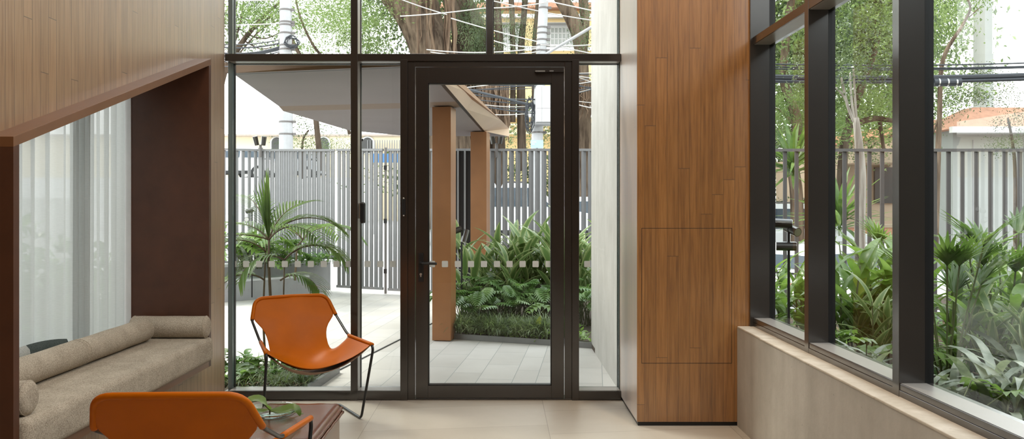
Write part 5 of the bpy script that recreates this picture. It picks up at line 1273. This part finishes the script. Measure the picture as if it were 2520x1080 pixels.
# side window trees
tree('street_tree', 'leaning tree with a reddish trunk behind the first side window pane', 19,
     [([(1962, 640), (1960, 480), (1948, 380), (1962, 300), (1930, 200), (1935, 100), (1950, -20)], [34, 30, 28, 24, 20, 20, 18]), ([(1985, 640), (1998, 480), (2010, 400)], [20, 16, 10]), ([(1956, 310), (1925, 275), (1890, 262)], [9, 7, 4])],
     [('green', 1905, 300, 19.5, (.8, .8, .6)), ('feather', 1900, 240, 18.5, (.6, .6, .6)), ('green', 1940, 60, 20, (1, 1, 1)), ('fig', 1950, 150, 22, (.8, .8, .7)), ('fig', 1930, -20, 21)], mat='bark')
tree('street_tree', 'tree with dark spreading boughs behind the second side window pane', 21,
     [([(2068, 640), (2072, 420), (2090, 300), (2150, 130), (2160, 40), (2150, -30)], [26, 24, 22, 16, 14, 12]), ([(2090, 310), (2150, 292), (2210, 300)], [16, 14, 10]), ([(2158, 110), (2110, 72), (2060, 70)], [9, 7, 4]), ([(2165, 300), (2175, 370)], [9, 8])],
     [('fig', 2110, 30, 21.5, (1, 1, .7)), ('feather', 2130, 0, 20, (.9, .9, .7)), ('green', 2175, 260, 22, (.9, .9, .7)), ('green', 2080, 230, 24, (.9, .9, .9)), ('sparse', 2130, 330, 23, (.8, .8, .6))], mat='bark_dark')
pt = tree('pale_trunk_tree', 'pale lichened slim trunk with bare hanging stalks in the second side window pane', 11.6,
     [([(2118, 740), (2116, 560), (2118, 420), (2106, 290)], [26, 25, 24, 15]), ([(2102, 300), (2086, 260), (2070, 190)], [8, 7, 5]), ([(2104, 300), (2096, 250), (2092, 180)], [7, 6, 5]), ([(2108, 300), (2104, 240), (2100, 170)], [6, 6, 5]), ([(2100, 296), (2078, 240), (2056, 215)], [7, 5, 4])],
     [('sparse', 2090, 150, 11.8, (.42, .42, .38)), ('sparse', 2078, 115, 11.8, (.38, .38, .34))], mat='bark_pale', n=12, amp=.08)
tree('thin_tree', 'thin tree with bare forked branches at the left of the third side window pane', 16,
     [([(2300, 640), (2304, 500), (2312, 300), (2320, 150), (2370, 60), (2388, 20), (2376, -10)], [16, 15, 12, 10, 7, 5, 4]), ([(2385, 42), (2410, 20)], [3, 2]), ([(2318, 260), (2296, 330)], [4, 4])],
     [('green', 2300, 30, 17, (.38, .38, .6)), ('sparse', 2312, 190, 16.5, (.3, .3, .7)), ('sparse', 2380, 215, 17, (.42, .42, .25)), ('sparse', 2440, 225, 17.5, (.3, .3, .25))], mat='bark')
tree('garden_tree', 'small tree in front of the white house at the right edge of the frame', 14,
     [([(2498, 640), (2498, 420), (2490, 340), (2480, 290)], [9, 8, 7, 5])], [('sparse', 2485, 330, 14, (.25, .25, .25))], mat='bark_dark')
ag = blade_proto('spiky_yucca', 'dark spiky yucca behind the side fence in the second side window pane', 'plant', M['leaf_palm'], 1, 60, 1.25, .05, .5, (-.3, 1.4), (.2, .9), True, .05, 99, None, .1)
ag.location = (xat(2068, 15.5), 15.5, street_z(xat(2068, 15.5), 15.5) + .9)
dup(ag, (xat(1955, 17), 17, 1.9), 1.0, 1.0, 'dark spiky yucca behind the side fence in the first side window pane')
hg = crown_mesh('hedge_foliage', M['leaf_tree'], 5200, 5.5, .8, .75, .13, 12, 40, .2)
for (px, py, y, s, lab) in ((1290, 440, 26, (1.0, 1, 1.0), 'dark clipped hedge across the street behind the parked cars'), (2150, 520, 28, (1.2, 1, .8), 'dark hedge across the street behind the side garden fence')):
    p = at(px, py, y); o = bpy.data.objects.new('hedge', hg); COL.objects.link(o); o.location = p; o.scale = s; tag(o, lab, 'hedge')
for (px, py, y, s, key, lab) in ((1960, 330, 38, (1.9, 1, 1.9), 'fig', 'dense dark tree mass furthest back in the first side pane'), (2110, 420, 39, (1.9, 1, 1.2), 'green', 'pale green tree mass furthest back in the second side pane'), (2020, 60, 43, (2.2, 1, 2.2), 'green', 'high pale tree mass furthest back above the transom of the side window'), (2190, 80, 44, (2.0, 1, 2.3), 'fig', 'high dark tree mass furthest back at the third mullion')):
    p = at(px, py, y); root = thing('background_tree', lab, 'tree', (p.x, y, street_z(p.x, y))); crown(root, key, p, s)
    b = MB(); b.tube([(p.x, y, street_z(p.x, y) - .2), (p.x + .1, y, p.z - .8)], [.25, .16], 10); b.build('trunk', M['bark_dark'], root)
b = MB(); b.box(8.6, 9.2, -14, 8.6, -.3, 6.5); b.box(1.95, 9.2, -14.6, -14, -.3, 6.5); tag(b.build('wall_blocker', M['blocker_dark']), 'unseen dark wall added to cut bright reflections in the side window frames', 'wall', kind='structure')  # unseen wall added to darken reflections in the side window mullions
# side court seen through the sheer curtain
b = MB(); b.box(-6.4, -6.2, -2, 12.5, -.3, 1.5); tag(b.build('wall_court', M['white_wall']), 'white court wall beyond the sheer curtain', 'wall', kind='structure')
dup(fan, (-4.4, 5.2, -.02), .5, 1.6, 'fan palm showing as a faint shadow through the sheer curtain')

hs = crown_mesh('court_foliage', M['leaf_bed'], 3600, .5, 2.2, .62, .16, 33, 30, .22)
for (x, y, z, lab) in ((-3.9, 3.2, .45, 'leafy shrub just outside the curtained window, the nearer one'), (-4.2, 7.0, .45, 'leafy shrub just outside the curtained window, the farther one')):
    o = bpy.data.objects.new('court_shrub', hs); COL.objects.link(o); o.location = (x, y, z); tag(o, lab, 'shrub')

# ================================================================= light, world, camera
w = bpy.data.worlds.new('sky'); sc.world = w; w.use_nodes = True; nt = w.node_tree
bg = nt.nodes['Background']
tc = nt.nodes.new('ShaderNodeTexCoord'); sx = nt.nodes.new('ShaderNodeSeparateXYZ'); nt.links.new(tc.outputs['Generated'], sx.inputs[0])
rp = nt.nodes.new('ShaderNodeValToRGB'); e = rp.color_ramp.elements; e[0].position = .0; e[0].color = (1.0, .99, .97, 1); e[1].position = 1.; e[1].color = (.86, .93, 1.0, 1)
nt.links.new(sx.outputs[2], rp.inputs[0]); nt.links.new(rp.outputs[0], bg.inputs[0]); bg.inputs[1].default_value = 3.4
def lamp(kind, name, loc, rot, energy, color=(1, 1, 1), **kw):
    d_ = bpy.data.lights.new(name, kind); d_.energy = energy; d_.color = color
    for k, v in kw.items(): setattr(d_, k, v)
    o = bpy.data.objects.new(name, d_); COL.objects.link(o); o.location = loc; o.rotation_euler = rot; return o
sd = V((.45, -.35, -.82)).normalized()
lamp('SUN', 'sun', (0, 0, 30), sd.to_track_quat('-Z', 'Y').to_euler(), 3.2, (1, .93, .82), angle=.25)
for i, (x, y, en) in enumerate(((-.6, 3.2, 30), (.9, 3.4, 26), (-.4, 2.0, 20), (.9, 1.8, 20), (0, -1.8, 6))):
    lamp('AREA', 'ceiling_light', (x, y, H_TOP - .05), (0, 0, 0), en, (1, .90, .78), shape='SQUARE', size=1.0)
lamp('SPOT', 'downlight', (1.15, 4.55, H_TOP - .06), (0, 0, 0), 150, (1, .78, .55), spot_size=1.1, spot_blend=.6, shadow_soft_size=.06)
cd = bpy.data.cameras.new('camera'); cam = bpy.data.objects.new('camera', cd); COL.objects.link(cam); cam.location = (0, 0, EYE); cam.rotation_euler = (PI / 2, 0, 0)
cd.sensor_width = 36; cd.sensor_fit = 'HORIZONTAL'; cd.lens = F / 2520 * 36; cd.shift_x = (1260 - CX) / 2520; cd.shift_y = -(540 - CY) / 2520; cd.clip_end = 300; cd.clip_start = .05
sc.camera = cam
vs = sc.view_settings; vs.view_transform = 'Standard'; vs.look = 'None'; vs.exposure = 0; vs.gamma = 1; vs.use_curve_mapping = False
cy = sc.cycles; cy.use_denoising = True; cy.max_bounces = 10; cy.diffuse_bounces = 4; cy.glossy_bounces = 4; cy.transmission_bounces = 8; cy.transparent_max_bounces = 24; cy.caustics_reflective = False; cy.caustics_refractive = False; cy.sample_clamp_indirect = 4
for o in bpy.data.objects:
    if '_o' in o: del o['_o']
